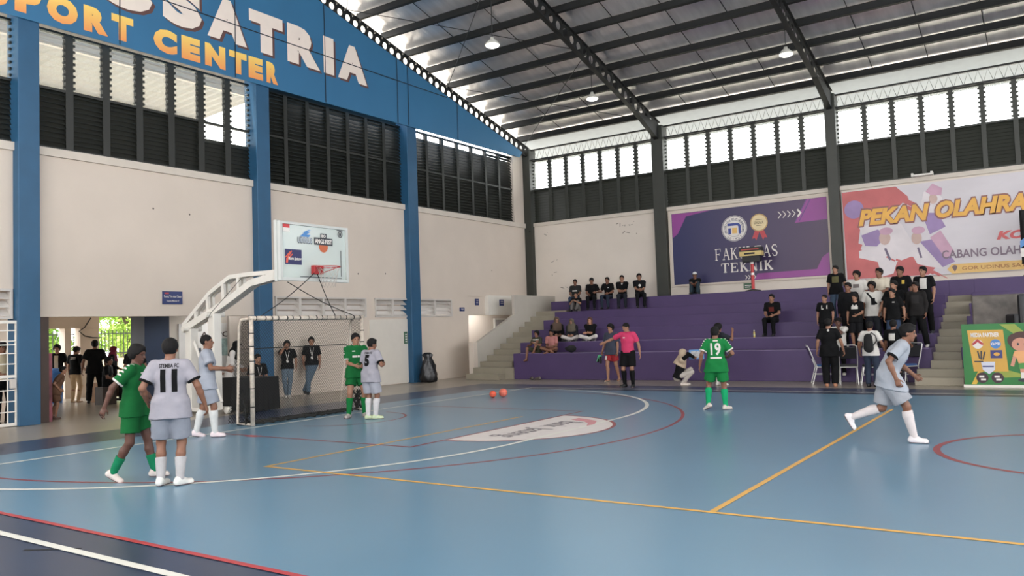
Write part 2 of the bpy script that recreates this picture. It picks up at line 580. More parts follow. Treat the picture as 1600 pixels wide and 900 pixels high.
while y > 1.0:
    zt = zl(y) + 0.5
    struct(MB().bar((-4.75, y, zt + 0.11), (33.8, y, zt + 0.11), 0.09, 0.24, up=(0, 0.254, 0.967)).build('purlin', M_STEEL))
    y -= 1.145
for x in (-2.6, -0.7, 2.7, 4.3, 5.9, 9.0, 10.6, 12.2, 15.4, 17.0):
    struct(MB().tube([(x, 16.3, zl(16.3) + 0.72), (x, 2, zl(2) + 0.72)], 0.014, 5).build('sag_rod', M_STEEL))


def cellular_beam(x, h, cell, rad, wf):
    mb = MB()
    ya, yb = 16.75, 0.0
    d = Vector((0, yb - ya, zl(yb) - zl(ya)))
    L = d.length
    d.normalize()
    up = Vector((0, -d.z, d.y)) if d.y > 0 else Vector((0, d.z, -d.y))
    O = Vector((x, ya, zl(ya)))
    n = int(L / cell)
    cell = L / n
    K = 16
    for i in range(n):
        cx = cell * (i + 0.5)
        inner, outer = [], []
        for j in range(K):
            a = 2 * math.pi * j / K + math.pi / K
            c, s = math.cos(a), math.sin(a)
            m_ = max(abs(c), abs(s))
            outer.append((cx + c / m_ * cell / 2, h / 2 + s / m_ * h / 2))
            inner.append((cx + c * rad, h / 2 + s * rad * 1.08))
        for sx in (-0.006, 0.006):
            k0 = len(mb.v)
            for p in inner + outer:
                q = O + d * p[0] + up * p[1]
                mb.v.append((x + sx, q.y, q.z))
            for j in range(K):
                q = (k0 + j, k0 + (j + 1) % K, k0 + K + (j + 1) % K, k0 + K + j)
                mb.f.append(q if sx > 0 else tuple(reversed(q)))
    for hh in (0.0, h):
        a = O + up * hh
        b = a + d * L
        mb.bar(a, b, wf, 0.02, up=up)
    return struct(mb.build('roof_beam', M_STEEL))


cellular_beam(-4.55, 0.42, 0.345, 0.105, 0.1)
for x in (1.33, 7.55, 13.78):
    cellular_beam(x, 0.5, 0.42, 0.13, 0.16)
    h = MB()
    vs = [(x - 0.09, 16.7, 8.6), (x - 0.09, 16.7, 9.2), (x - 0.09, 14.9, zl(14.9) + 0.05), (x - 0.09, 14.9, zl(14.9) - 0.02)]
    h.add(vs + [(x + 0.09, b, c) for _, b, c in vs], [(0, 1, 2, 3), (7, 6, 5, 4), (0, 4, 5, 1), (1, 5, 6, 2), (2, 6, 7, 3), (3, 7, 4, 0)])
    struct(h.build('beam_haunch', M_STEEL))
# lattice girders along the eaves
for a0, a1 in [(-4.38, 1.1), (1.56, 7.38), (7.72, 13.6), (13.95, 19.9)]:
    g = MB().box((a0, WY - 0.05, 8.66), (a1, WY + 0.04, 8.72)).box((a0, WY - 0.05, 9.08), (a1, WY + 0.04, 9.14))
    n = 22
    st = (a1 - a0) / n
    for i in range(n):
        g.tube([(a0 + i * st, WY, 8.7), (a0 + (i + 0.5) * st, WY, 9.1), (a0 + (i + 1) * st, WY, 8.7)], 0.008, 4)
    struct(g.build('eave_lattice', M_STEEL))
for (xa, ya), (xb, yb) in [((-4.5, 6.5), (1.3, 11.5)), ((-4.5, 11.5), (1.3, 6.5)), ((-4.5, 11.5), (1.3, 16.5)), ((-4.5, 16.5), (1.3, 11.5)), ((-4.5, 1.5), (1.3, 6.5)), ((-4.5, 6.5), (1.3, 1.5))]:
    struct(MB().tube([(xa, ya, zl(ya) + 0.42), (xb, yb, zl(yb) + 0.42)], 0.012, 5).build('brace_cable', M_STEEL))

# pendant lamps
M_LAMP = mat('lamp_glow', (255, 250, 235), 0.5, 0.0, emit=14)
proto = None
LAMPS = [(1.25, 6.25, 9.45), (1.0, 12.3, 9.35), (7.42, 12.2, 9.4), (7.42, 6.2, 9.5), (13.7, 6.2, 9.5), (13.7, 12.2, 9.4), (13.7, 0.5, 9.5), (7.42, 0.5, 9.5), (1.25, 0.5, 9.5),
         (1.25, -6.2, 9.5), (7.42, -6.2, 9.5), (13.7, -6.2, 9.5), (20, 6.2, 9.5), (20, -6.2, 9.5), (20, 0.5, 9.5), (7.42, -12.2, 9.4), (13.7, -12.2, 9.4), (1.25, -12.2, 9.4), (27, 4, 9.5), (27, -5, 9.5)]
for i, (x, y, z) in enumerate(LAMPS):
    area_light('pendant_light', (x, y, z - 0.14), (0, 0, -1), 0.34, 0.34, LAMP_W, (1, 0.98, 0.94), disk=True)
    if i > 2:
        continue
    lab = ['round pendant lamp hanging alone near the end wall, furthest left of the three', 'round pendant lamp beside the middle roof beam, lowest of the three lit lamps', 'round pendant lamp beside the right hand roof beam'][i]
    root = empty('pendant_lamp', (x, y, z), 0, lab, 'lamp', 'pendant lamps under the roof')
    MB().tube([(0, 0, 0.1), (0, 0, zl(y) + 0.79 - z)], 0.012, 6).build('rod', M_STEEL, root)
    MB().lathe([(0.05, 0.16), (0.06, 0.1), (0.1, 0.08), (0.2, -0.03), (0.21, -0.06), (0.19, -0.06), (0.1, 0.05), (0.04, 0.08)], n=20).build('lamp_shade', mat('lamp_shade', (210, 208, 200), 0.4), root, True)
    MB().lathe([(0.02, -0.05), (0.17, -0.055), (0.175, -0.085), (0.12, -0.11), (0.02, -0.12)], n=20).build('diffuser', M_LAMP, root, True)

# ------------------------------------------------------------------ bleachers, stairs
ROWS = [(11.2, 0.86), (12.1, 1.20), (13.0, 1.62), (13.9, 1.97), (14.8, 2.27), (15.7, 2.70)]
XL = [-1.8, -2.1, -2.2, -2.25, -2.3, -3.0]
bl = MB()
for (y, z), xl in zip(ROWS, XL):
    bl.box((xl, y, 0 if y < 11.3 else z - 0.6), (10.85, y + (0.9 if y < 15.6 else 1.15) + 0.02, z))
    bl.box((11.5, y, 0 if y < 11.3 else z - 0.6), (33, y + (0.9 if y < 15.6 else 1.15) + 0.02, z))
bl.box((10.85, 15.7, 2.0), (11.5, 16.85, 2.70))
struct(bl.build('bleachers', M_PURPLE, bevel=0.012))
for y, z in ROWS[:2]:
    struct(MB().box((-1.5, y - 0.004, z - 0.012), (10.8, y + 0.02, z + 0.003)).build('trim_3', mat('worn_edge', (132, 116, 150), 0.6, 0.35, 1.2)))
st = MB()
for i in range(12):
    st.box((-3.5, 10.75 + 0.42 * i, 0), (-2.12, 10.75 + 0.42 * (i + 1) if i < 11 else 16.85, 0.195 * (i + 1)))
st.box((-2.14, 11.15, 0), (-1.78, 12.1, 0.38))
struct(st.build('stairs', M_STAIR, bevel=0.008))
st = MB().box((10.58, 10.15, 0), (11.62, 10.55, 0.19)).box((10.58, 10.55, 0), (11.62, 11.0, 0.37))
for k in range(10):
    st.box((10.84, 11.0 + 0.47 * k, 0), (11.52, 11.0 + 0.47 * (k + 1) if k < 9 else 15.9, 0.37 + 0.185 * (k + 1)))
struct(st.build('stairs', M_STAIR, bevel=0.008))
# side panel of the left stairs: low sloping balustrade, then full height
pv = [(11.25, 0), (16.85, 0), (16.85, 2.97), (13.87, 2.97), (13.87, 2.24), (11.47, 1.25), (11.25, 1.25)]
v = [(-3.62, a, b) for a, b in pv] + [(-3.5, a, b) for a, b in pv]
n = len(pv)
struct(mesh_obj('stair_wall', v, [tuple(range(n)), tuple(reversed(range(n, 2 * n)))] + [(i, i + n, (i + 1) % n + n, (i + 1) % n) for i in range(n)], M_STAIRW))
struct(MB().box((-3.68, 11.2, 0), (-3.46, 11.42, 1.27)).build('stair_post', M_WALL))
# passage behind the stairs
struct(MB().box((-6.6, 12.2, 0), (-6.5, 17, 3.1)).box((-6.6, 12.3, 0), (WX - 0.2, 12.4, 3.1)).box((-6.6, 17, 0), (-6.5, 21, 3.1)).box((-6.6, 20.9, 0), (WX - 0.25, 21, 3.1)).box((WX - 0.25, 17.1, 0), (WX - 0.1, 21, 3.1)).box((-6.6, 12.3, 3.1), (WX - 0.2, 21, 3.2)).build('wall_passage', M_WALL))
lint = struct(MB().box((-5.0, 13.75, 2.26), (WX + 0.12, 16.85, 3.02)).build('trim_4', M_WHITE))
struct(MB().box((-4.95, 12.6, 2.26), (WX - 0.05, 13.75, 3.0)).build('trim_5', M_WALL))
d1 = struct(empty('door_1', (-6.48, 17.15, 0)))
MB().box((0, -0.45, 0), (0.05, 0.45, 2.1)).build('door_leaf', mat('grey_door', (176, 170, 170), 0.5), d1)
MB().box((0, -0.53, 0), (0.08, -0.45, 2.1)).box((0, 0.45, 0), (0.08, 0.53, 2.1)).box((0, -0.53, 2.1), (0.08, 0.53, 2.18)).build('door_frame', M_WHITE, d1)
area_light('lobby_light', (-6.0, 3.2, 2.95), (0, 0, -1), 1.2, 0.3, 45)  # unseen lamp, added to brighten the lobby wall
area_light('gate_light', (-6.2, -4.6, 2.95), (0, 0, -1), 1.2, 0.3, 60)  # unseen ceiling lamp, added to lighten the dark gate room
area_light('passage_light', (-5.6, 15.0, 3.0), (0, 0, -1), 0.4, 0.4, 60, disk=True)  # unseen disk lamp, added to brighten the passage

# gable banner
BL = Frame((-4.42, 0, 0), (0, 1, 0), (0, 0, 1))
M_BAN = mat('banner_blue', (48, 108, 148), 0.55, 0.05, 0.7, bump=0.15, bscale=1.5)
gp = [(-6.5, 8.70), (16.0, 8.70), (16.2, zl(16.2) - 0.02), (0, zl(0) - 0.02), (-6.5, zl(6.5) - 0.02)]
v = [(-4.47, a, b) for a, b in gp] + [(-4.42, a, b) for a, b in gp]
n = len(gp)
gb = mesh_obj('gable_banner', v, [tuple(reversed(range(n))), tuple(range(n, 2 * n))] + [(i, (i + 1) % n, (i + 1) % n + n, i + n) for i in range(n)], M_BAN)
tag(gb, 'huge blue cloth banner with sports hall lettering filling the gable', 'banner')
M_LW = mat('letter_cream', (240, 226, 214), 0.5, 0.02)
M_LS = mat('letter_shadow', (96, 66, 62), 0.5, 0.05)
M_ROPE = mat('seam_black', (16, 24, 36), 0.6)


def letters(word, spans, z0, z1):
    return [fit2d(text2d(ch, 0.08), a, b, z0, z1) for ch, (a, b) in zip(word, spans)]


SP = [(0.10, 1.22), (1.38, 2.62), (2.70, 3.86), (4.02, 5.26), (5.40, 5.82), (5.98, 7.24), (-1.42, -0.16), (-2.72, -1.56), (-4.05, -2.86)]
L_ = letters('SATRIASUN', SP, 9.62, 10.76)
puts(BL, 'letter_shadow', [([(q[0] + 0.08, q[1] - 0.06) for q in l[0]], l[1]) for l in L_], M_LS, gb, 0.005)
puts(BL, 'letter', L_, M_LW, gb, 0.012)
mg = bpy.data.materials.new('letter_gold')
mg.use_nodes = True
nt = mg.node_tree
b_ = nt.nodes['Principled BSDF']
tc, sp_, rp = nt.nodes.new('ShaderNodeTexCoord'), nt.nodes.new('ShaderNodeSeparateXYZ'), nt.nodes.new('ShaderNodeValToRGB')
mr = nt.nodes.new('ShaderNodeMapRange')
mr.inputs[1].default_value, mr.inputs[2].default_value = 8.8, 9.42
rp.color_ramp.elements[0].color = (*lin((240, 152, 88)), 1)
rp.color_ramp.elements[1].color = (*lin((252, 214, 112)), 1)
nt.links.new(tc.outputs['Object'], sp_.inputs[0])
nt.links.new(sp_.outputs['Z'], mr.inputs[0])
nt.links.new(mr.outputs[0], rp.inputs[0])
nt.links.new(rp.outputs[0], b_.inputs['Base Color'])
SC_ = [(-4.02, -3.45), (-3.32, -2.78), (-2.66, -1.98), (-1.85, -1.28), (-1.2, -0.66), (-0.14, 0.5), (0.62, 1.16), (1.3, 1.92), (2.04, 2.6), (2.7, 3.2), (3.06 + 0.2, 3.66)]
SC_[9] = (2.66, 3.14)
puts(BL, 'letter', letters('SPORTCENTER', SC_, 8.82, 9.42), mg, gb, 0.010)
for yy in (-4.2, -1.0, 2.23, 5.45, 8.66, 9.2, 11.9):
    zt = zl(yy) - 0.05
    BL.put('seam', stroke2d([(yy, 8.72), (yy + 0.012, (8.72 + zt) / 2), (yy, zt)], 0.028), M_ROPE, gb, 0.016)
BL.put('seam', stroke2d([(-6.4, 10.15), (11.3, 10.15)], 0.03), M_ROPE, gb, 0.016)

# ------------------------------------------------------------------ banners on the side wall
WF = Frame((0, WY - 0.02, 0), (1, 0, 0), (0, 0, 1))
M_INK = mat('banner_ink_blue', (38, 34, 78), 0.4, 0.12, 0.5)
def ramp_mat(name, axis, a, b, stops):
    m = mat(name, (60, 60, 60), 0.4)
    nt = m.node_tree
    tc, sp, mr, rp = (nt.nodes.new(k) for k in ('ShaderNodeTexCoord', 'ShaderNodeSeparateXYZ', 'ShaderNodeMapRange', 'ShaderNodeValToRGB'))
    mr.inputs[1].default_value, mr.inputs[2].default_value = a, b
    rp.color_ramp.elements[0].color = (*lin(stops[0]), 1)
    rp.color_ramp.elements[1].color = (*lin(stops[1]), 1)
    nt.links.new(tc.outputs['Object'], sp.inputs[0])
    nt.links.new(sp.outputs[axis], mr.inputs[0])
    nt.links.new(mr.outputs[0], rp.inputs[0])
    nt.links.new(rp.outputs[0], nt.nodes['Principled BSDF'].inputs['Base Color'])
    return m


M_INKP = ramp_mat('banner_ink_print', 'X', 2.0, 7.0, ((32, 36, 84), (66, 44, 76)))
M_PINK = mat('banner_magenta', (142, 62, 138), 0.4, 0.1, 1.0)
M_CREAM = mat('print_cream', (226, 220, 214), 0.5, 0.02)
fb = MB().box((1.57 + 0.16, WY - 0.05, 3.12), (7.28, WY - 0.01, 5.76)).build('wall_banner', M_INKP)
tag(fb, 'dark blue and magenta faculty banner on the white wall above the bleachers', 'banner')
MB().box((1.60, WY - 0.06, 3.05), (7.36, WY - 0.012, 3.12)).box((1.60, WY - 0.06, 5.76), (7.36, WY - 0.012, 5.86)).box((1.60, WY - 0.06, 3.12), (1.73, WY - 0.012, 5.76)).box((7.28, WY - 0.06, 3.12), (7.36, WY - 0.012, 5.76)).build('frame', M_WALL, fb)
B2 = Frame((0, WY - 0.05, 0), (1, 0, 0), (0, 0, 1))
puts(B2, 'corner_print', [poly2d((1.74, 5.75), (3.3, 5.75), (2.3, 5.62), (1.95, 5.0), (1.74, 4.86)), poly2d((6.2, 4.98), (7.27, 5.0), (7.27, 5.75), (6.6, 5.75)),
                               poly2d((4.7, 3.13), (7.27, 3.13), (7.27, 3.9), (7.05, 3.75), (6.85, 3.36), (4.85, 3.34))], M_PINK, fb, 0.003)
puts(B2, 'corner_print', [stroke2d([(6.22, 5.02), (6.62, 5.74)], 0.03), stroke2d([(6.35, 5.02), (6.75, 5.74)], 0.03)], mat('banner_violet', (92, 56, 120), 0.4), fb, 0.004)
lx, lz = 4.09, 5.0
B2.put('emblem_disc', disc2d(lx, lz, 0.46, 40), M_CREAM, fb, 0.004)
B2.put('emblem_ring', merge2d(arc2d(lx, lz, 0.425, 0.445, 0, 360, 48), arc2d(lx, lz, 0.285, 0.295, 0, 360, 40)), M_INK, fb, 0.006)
ring = []
for word, a0, a1, r, flip in (('UNIVERSITAS DIAN NUSWANTORO', 205, -25, 0.31, 1), ('UDINUS', 232, 308, 0.40, -1)):
    for i, ch in enumerate(word):
        if ch == ' ':
            continue
        a = math.radians(a0 + (a1 - a0) * i / (len(word) - 1))
        hgt = 0.085
        vs, fs = text2d(ch, 0.02)
        cx = (min(v[0] for v in vs) + max(v[0] for v in vs)) / 2
        rot = a - math.pi / 2 if flip > 0 else a + math.pi / 2
        px, py = lx + r * math.cos(a), lz + r * math.sin(a)
        ring.append(([(px + (x - cx) * hgt * math.cos(rot) - y_ * hgt * math.sin(rot), py + (x - cx) * hgt * math.sin(rot) + y_ * hgt * math.cos(rot)) for x, y_, *_z in vs], fs))
B2.put('emblem_lettering', merge2d(*ring), M_INK, fb, 0.006)
M_EMB = mat('emblem_blue', (44, 62, 140), 0.4)
B2.put('emblem_mark', merge2d(rect2d(lx - 0.24, lz + 0.1, lx + 0.1, lz + 0.19), arc2d(lx + 0.1, lz + 0.05, 0.05, 0.14, 0, 90, 10), rect2d(lx + 0.15, lz - 0.2, lx + 0.24, lz + 0.05), rect2d(lx - 0.22, lz - 0.2, lx - 0.12, lz + 0.02)), M_EMB, fb, 0.006)
B2.put('emblem_mark', rect2d(lx - 0.08, lz - 0.18, lx + 0.1, lz + 0.02), mat('emblem_gold', (226, 182, 104), 0.4), fb, 0.006)
mx_, mz_ = 4.98, 5.12
rs = mat('ribbon_red', (186, 66, 74), 0.45)
puts(B2, 'medal_ribbon', [poly2d((mx_ - 0.16, mz_ - 0.28), (mx_ + 0.02, mz_ - 0.28), (mx_ - 0.12, mz_ - 0.62), (mx_ - 0.17, mz_ - 0.53), (mx_ - 0.27, mz_ - 0.55)), poly2d((mx_ - 0.02, mz_ - 0.28), (mx_ + 0.16, mz_ - 0.28), (mx_ + 0.27, mz_ - 0.55), (mx_ + 0.17, mz_ - 0.53), (mx_ + 0.12, mz_ - 0.62))], rs, fb, 0.004)
B2.put('medal_disc', disc2d(mx_, mz_, 0.31, 40), mat('medal_rim', (186, 150, 96), 0.4), fb, 0.006)
B2.put('medal_disc', disc2d(mx_, mz_, 0.27, 40), mat('medal_gold', (224, 204, 160), 0.4), fb, 0.008)
B2.put('medal_lettering', merge2d(fit2d(text2d('UNGGUL', 0.02), mx_ - 0.17, mx_ + 0.17, mz_ - 0.05, mz_ + 0.05), rect2d(mx_ - 0.12, mz_ + 0.09, mx_ + 0.12, mz_ + 0.105), rect2d(mx_ - 0.1, mz_ - 0.11, mx_ + 0.1, mz_ - 0.095)), mat('medal_ink', (84, 66, 40), 0.5), fb, 0.010)
B2.put('lettering', fit2d(serif2d('FAKULTAS', 0.95), 3.34, 5.58, 3.88, 4.33), M_CREAM, fb, 0.004)
B2.put('lettering', fit2d(serif2d('TEKNIK', 1.35), 3.55, 5.40, 3.42, 3.80), M_CREAM, fb, 0.004)


def chev(x, z, h, t):
    return merge2d(stroke2d([(x, z + h / 2), (x + h * 0.42, z)], t), stroke2d([(x + h * 0.42, z), (x, z - h / 2)], t))


B2.put('arrow_print', merge2d(*[chev(5.66 + 0.16 * i, 5.31, 0.22, 0.025) for i in range(4)], chev(6.32, 5.31, 0.22, 0.06), *[chev(4.42 + 0.1 * i, 3.2 + 0.03, 0.13, 0.025) for i in range(4)]), M_CREAM, fb, 0.005)

M_PB = mat('banner_pale', (206, 200, 204), 0.45, 0.06, 0.6, bump=0.5, bscale=2.2, stretch=(1.0, 1.0, 2.5))
pb = MB().box((7.76, WY - 0.06, 2.92), (13.58, WY - 0.02, 5.83)).box((13.97, WY - 0.06, 2.92), (18.5, WY - 0.02, 5.83)).box((13.5, WY - 0.26, 2.92), (14.05, WY - 0.23, 5.83)).build('wall_banner', M_PB)
tag(pb, 'pale event banner with red brush strokes and golden lettering on the right wall', 'banner')
B3 = Frame((0, WY - 0.06, 0), (1, 0, 0), (0, 0, 1))
M_RED = mat('brush_red', (192, 98, 98), 0.45, 0.12, 1.5, bump=0.4, bscale=2.2)
B3.put('brush_print', poly2d((7.77, 5.82), (9.4, 5.82), (9.75, 5.45), (9.5, 5.2), (9.2, 5.0), (8.7, 5.1), (8.3, 4.7), (8.2, 4.1), (8.6, 3.9), (9.2, 3.7), (9.9, 3.5), (10.4, 3.15), (10.2, 2.94), (7.8, 2.94)), M_RED, pb, 0.003)
r2 = random.Random(3)
st_ = []
for i in range(44):
    a = r2.uniform(0, 1)
    x, z = (9.2 + 0.55 * a, 5.75 - 0.7 * a) if i % 2 else (9.0 + 1.3 * a, 3.6 - 0.5 * a)
    l = r2.uniform(0.2, 0.6)
    st_.append(stroke2d([(x, z), (x + l, z - l * 0.62)], r2.uniform(0.02, 0.06)))
puts(B3, 'brush_print', [merge2d(*st_[::2]), merge2d(*st_[1::2])], M_RED, pb, 0.005)
M_PV = mat('athlete_violet', (150, 126, 170), 0.5, 0.1, 2)
M_PW = mat('athlete_white', (218, 210, 212), 0.5, 0.08, 2)
M_PS = mat('athlete_tan', (196, 168, 158), 0.5, 0.1, 3)
M_PK = mat('athlete_pink', (196, 156, 176), 0.5, 0.1, 2)
puts(B3, 'athlete_print', [poly2d((8.25, 4.6), (8.8, 4.75), (9.5, 4.62), (9.75, 4.1), (9.9, 3.6), (9.3, 3.4), (8.7, 3.65), (8.25, 3.9), (8.4, 4.2)), poly2d((8.2, 3.85), (8.9, 3.95), (9.35, 3.5), (9.2, 3.05), (8.85, 2.96), (8.75, 3.45), (8.2, 3.62)),
                                poly2d((9.6, 3.95), (10.2, 3.95), (10.55, 3.6), (10.6, 3.1), (10.2, 3.2), (9.9, 3.3)), poly2d((10.2, 5.55), (10.5, 5.65), (10.7, 5.3), (10.6, 4.7), (10.2, 4.5), (10.05, 5.0))], M_PW, pb, 0.006)
puts(B3, 'athlete_print', [disc2d(8.12, 5.22, 0.3, 20), poly2d((8.3, 4.35), (8.8, 4.5), (9.1, 4.3), (8.75, 3.95), (8.4, 4.0)), poly2d((10.1, 4.9), (10.55, 4.85), (10.75, 4.4), (10.3, 4.2)), poly2d((10.0, 4.0), (10.45, 4.05), (10.95, 3.3), (10.6, 3.15))], M_PV, pb, 0.008)
puts(B3, 'athlete_print', [disc2d(9.0, 4.2, 0.17, 18, 0.22), disc2d(9.92, 4.12, 0.15, 18, 0.2), disc2d(10.45, 5.3, 0.12, 16, 0.16)], M_PS, pb, 0.010)
puts(B3, 'athlete_print', [disc2d(9.05, 4.42, 0.2, 18, 0.12), disc2d(9.98, 4.36, 0.19, 18, 0.12), poly2d((10.25, 5.55), (10.45, 5.78), (10.72, 5.6), (10.68, 5.38), (10.4, 5.42)), poly2d((10.3, 4.1), (10.6, 4.3), (10.95, 3.6), (10.7, 3.4))], M_PK, pb, 0.012)
puts(B3, 'athlete_print', [stroke2d([(9.0, 3.85), (9.12, 3.5)], 0.07), stroke2d([(9.95, 3.8), (10.02, 3.5)], 0.06)], mat('athlete_belt', (110, 98, 120), 0.5), pb, 0.014)
M_GOLD = mat('lettering_gold', (226, 170, 72), 0.45, 0.08, 3)
M_GSH = mat('lettering_outline', (140, 92, 84), 0.45)


def sporty(word, x0, x1, z0, z1, drop=0.0):
    vs, fs = fit2d(text2d(word, 0.05, 0.25), x0, x1, z0, z1)
    return vs, fs


for nm, a, b, z in (('PEKAN', 8.24, 10.33, 4.66), ('OLAHRAGA', 10.5, 13.75, 4.68)):
    s_ = sporty(nm, a, b, z, z + 0.52)
    B3.put('lettering_outline', ([(q[0] + 0.03, q[1] - 0.035) for q in s_[0]], s_[1]), M_GSH, pb, 0.016)
    big = fit2d(text2d(nm, 0.085, 0.25), a - 0.04, b + 0.04, z - 0.05, z + 0.57)
    B3.put('lettering_outline', big, M_GSH, pb, 0.015)
    B3.put('lettering', s_, M_GOLD, pb, 0.02)
B3.put('lettering', sporty('KOTA', 12.08, 13.4, 3.86, 4.12), mat('lettering_red', (206, 92, 92), 0.45), pb, 0.016)
B3.put('lettering', fit2d(text2d('CABANG OLAHRAGA', 0.02), 10.6, 13.5, 3.4, 3.66), mat('lettering_grey', (122, 104, 118), 0.45), pb, 0.016)
B3.put('ribbon_print', poly2d((10.85, 3.22), (16.0, 3.2), (16.0, 2.95), (10.85, 2.93), (10.72, 3.07)), mat('ribbon_yellow', (222, 182, 106), 0.45), pb, 0.016)
B3.put('lettering', fit2d(text2d('GOR UDINUS SATRIA', 0.02), 11.12, 13.1, 3.02, 3.13), mat('lettering_brown', (168, 112, 62), 0.45), pb, 0.02)
B3.put('pin_print', merge2d(disc2d(10.93, 3.12, 0.07, 14), poly2d((10.87, 3.09), (10.99, 3.09), (10.93, 2.98))), mat('pin_grey', (112, 92, 92), 0.5), pb, 0.02)

mk = random.Random(5)
WS = Frame((0, WY, 0), (1, 0, 0), (0, 0, 1))
M_MARK = mat('wall_mark', (96, 88, 80), 0.8, 0.2)
for x, z, n_ in [(-0.3, 5.6, 7), (-0.05, 5.3, 3), (-3.3, 4.4, 3), (-3.3, 3.9, 2), (-3.6, 5.55, 2), (-2.9, 3.3, 3), (0.5, 5.2, 1)]:
    WS.put('wall_mark', merge2d(*[stroke2d([(x + 0.12 * q - 0.3 + mk.uniform(-.05, .05), z + mk.uniform(-.08, .08)), (x + 0.12 * q - 0.3 + mk.uniform(0, .12), z + mk.uniform(-.06, .06))], mk.uniform(0.01, 0.025)) for q in range(n_)]), M_MARK, None, 0.003)['kind'] = 'structure'
WE = Frame((WX, 0, 0), (0, 1, 0), (0, 0, 1))
for y, z in [(0.0, 4.95), (1.0, 4.9), (6.2, 5.0), (6.95, 3.6), (8.2, 3.65), (14.2, 4.0)]:
    WE.put('wall_mark', disc2d(y, z, 0.025, 10), M_MARK, None, 0.003)['kind'] = 'structure'

# small things on the side wall
t = MB().box((9.95, WY - 0.3, 6.04), (10.45, WY - 0.05, 6.09)).box((9.9, WY - 0.3, 6.04), (9.96, WY - 0.05, 6.14)).box((10.44, WY - 0.3, 6.04), (10.5, WY - 0.05, 6.14)).build('light_bracket', M_WHITE)
tag(t, 'small white bracket lying on the ledge above the pale event banner', 'bracket')
t = empty('wall_camera', (-4.6, WY - 0.02, 5.72), 0, 'small dark security camera at the top corner of the white side wall', 'camera')
MB().box((0.05, -0.03, -0.05), (0.17, 0.0, 0.07)).build('bracket', M_STEEL, t)
MB().tube([(0.11, -0.03, 0), (0.13, -0.2, -0.04)], 0.05, 10).build('housing', M_STEEL, t)
t = MB().box((4.32, WY - 0.03, 2.83), (4.66, WY - 0.01, 3.02)).build('exit_sign', mat('sign_green', (66, 100, 76), 0.5))
tag(t, 'small green sign low on the white wall under the faculty banner', 'sign')
Frame((4.49, WY - 0.03, 2.92), (1, 0, 0), (0, 0, 1)).put('symbol', merge2d(rect2d(-0.12, 0.01, 0.12, 0.04), rect2d(-0.12, -0.05, 0.06, -0.02)), M_CREAM, t, 0.004)

# shot clock on red pole
t = empty('shot_clock', (4.92, 16.0, 2.70), 0, 'red pole with a box shaped shot clock standing before the faculty banner', 'shot clock')
MB().lathe([(0.26, 0), (0.26, 0.03), (0.06, 0.07), (0.05, 0.07)], n=20).build('base', M_STEEL, t)
MB().tube([(0, 0, 0.03), (0, 0, 0.98)], 0.055, 12).build('pole', mat('pole_red', (186, 52, 54), 0.45), t)
MB().tube([(0, 0, 0.55), (0, 0, 0.63)], 0.058, 12).build('band', M_CREAM, t)
MB().tube([(0, 0, 0.93), (0, 0, 1.02)], 0.06, 12).build('collar', M_CREAM, t)
MB().box((-0.3, -0.13, 1.0), (0.3, 0.13, 1.22)).build('housing', M_STEEL, t, bevel=0.01)
MB().box((-0.37, -0.17, 1.2), (0.37, 0.17, 1.36)).build('lower_panel', mat('clock_yellow', (206, 182, 118), 0.5), t, bevel=0.01)
MB().box((-0.37, -0.17, 1.36), (0.37, 0.17, 1.5)).build('upper_panel', M_STEEL, t, bevel=0.01)
MB().box((-0.3, -0.18, 1.4), (0.3, -0.168, 1.44)).build('stripe', mat('pole_red2', (170, 62, 58), 0.45), t)
MB().box((-0.2, -0.18, 1.25), (0.16, -0.168, 1.31)).build('lettering', M_STEEL, t)

# ------------------------------------------------------------------ vents, signs and doors of the end wall
M_VENT = mat('vent_white', (196, 190, 184), 0.6, 0.03)


def vent(y0, y1, z0, z1, n, label, slats=3):
    t = empty('louver_vent', (WX, (y0 + y1) / 2, z0), 0, label, 'vent', 'louvered vents in the end wall')
    f = MB()
    hy, hz = (y1 - y0) / 2, z1 - z0
    for a, b in ((-hy, -hy + 0.05), (hy - 0.05, hy)):
        f.box((-0.198, a, 0.002), (0.032, b, hz - 0.002))
    f.box((-0.2, -hy, 0), (0.03, hy, 0.05)).box((-0.2, -hy, hz - 0.05), (0.03, hy, hz))
    wd = (y1 - y0) / n
    for i in range(1, n):
        c = -hy + wd * i
        f.box((-0.198, c - 0.04, 0.002), (0.027, c + 0.04, hz - 0.002))
    f.build('frame', M_VENT, t)
    for k in range(slats):
        zz = 0.06 + (hz - 0.1) * k / slats
        MB().add([(0.0, -hy + 0.05, zz), (0.0, hy - 0.05, zz), (-0.16, hy - 0.05, zz + 0.13), (-0.16, -hy + 0.05, zz + 0.13),
                  (0.0, -hy + 0.05, zz + 0.02), (0.0, hy - 0.05, zz + 0.02), (-0.16, hy - 0.05, zz + 0.15), (-0.16, -hy + 0.05, zz + 0.15)],
                 [(0, 3, 2, 1), (4, 5, 6, 7), (0, 1, 5, 4), (2, 3, 7, 6), (0, 4, 7, 3), (1, 2, 6, 5)]).build('slat', M_VENT, t)


vent(3.66, 7.26, 2.22, 2.84, 4, 'wide white louvered vent of four panels above the goal')
vent(7.66, 9.34, 2.22, 2.84, 2, 'white louvered vent of two panels between the goal and the third blue column')
vent(9.72, 11.62, 2.22, 2.84, 2, 'white louvered vent of two panels right of the third blue column', 4)
vent(-6.6, -3.24, 2.26, 2.9, 4, 'white louvered vent above the white grid gate at the left edge')
struct(MB().box((-6.4, 3.3, 0), (-6.3, 12.0, 4)).build('wall_room', mat('room_wall', (150, 142, 134), 0.8)))
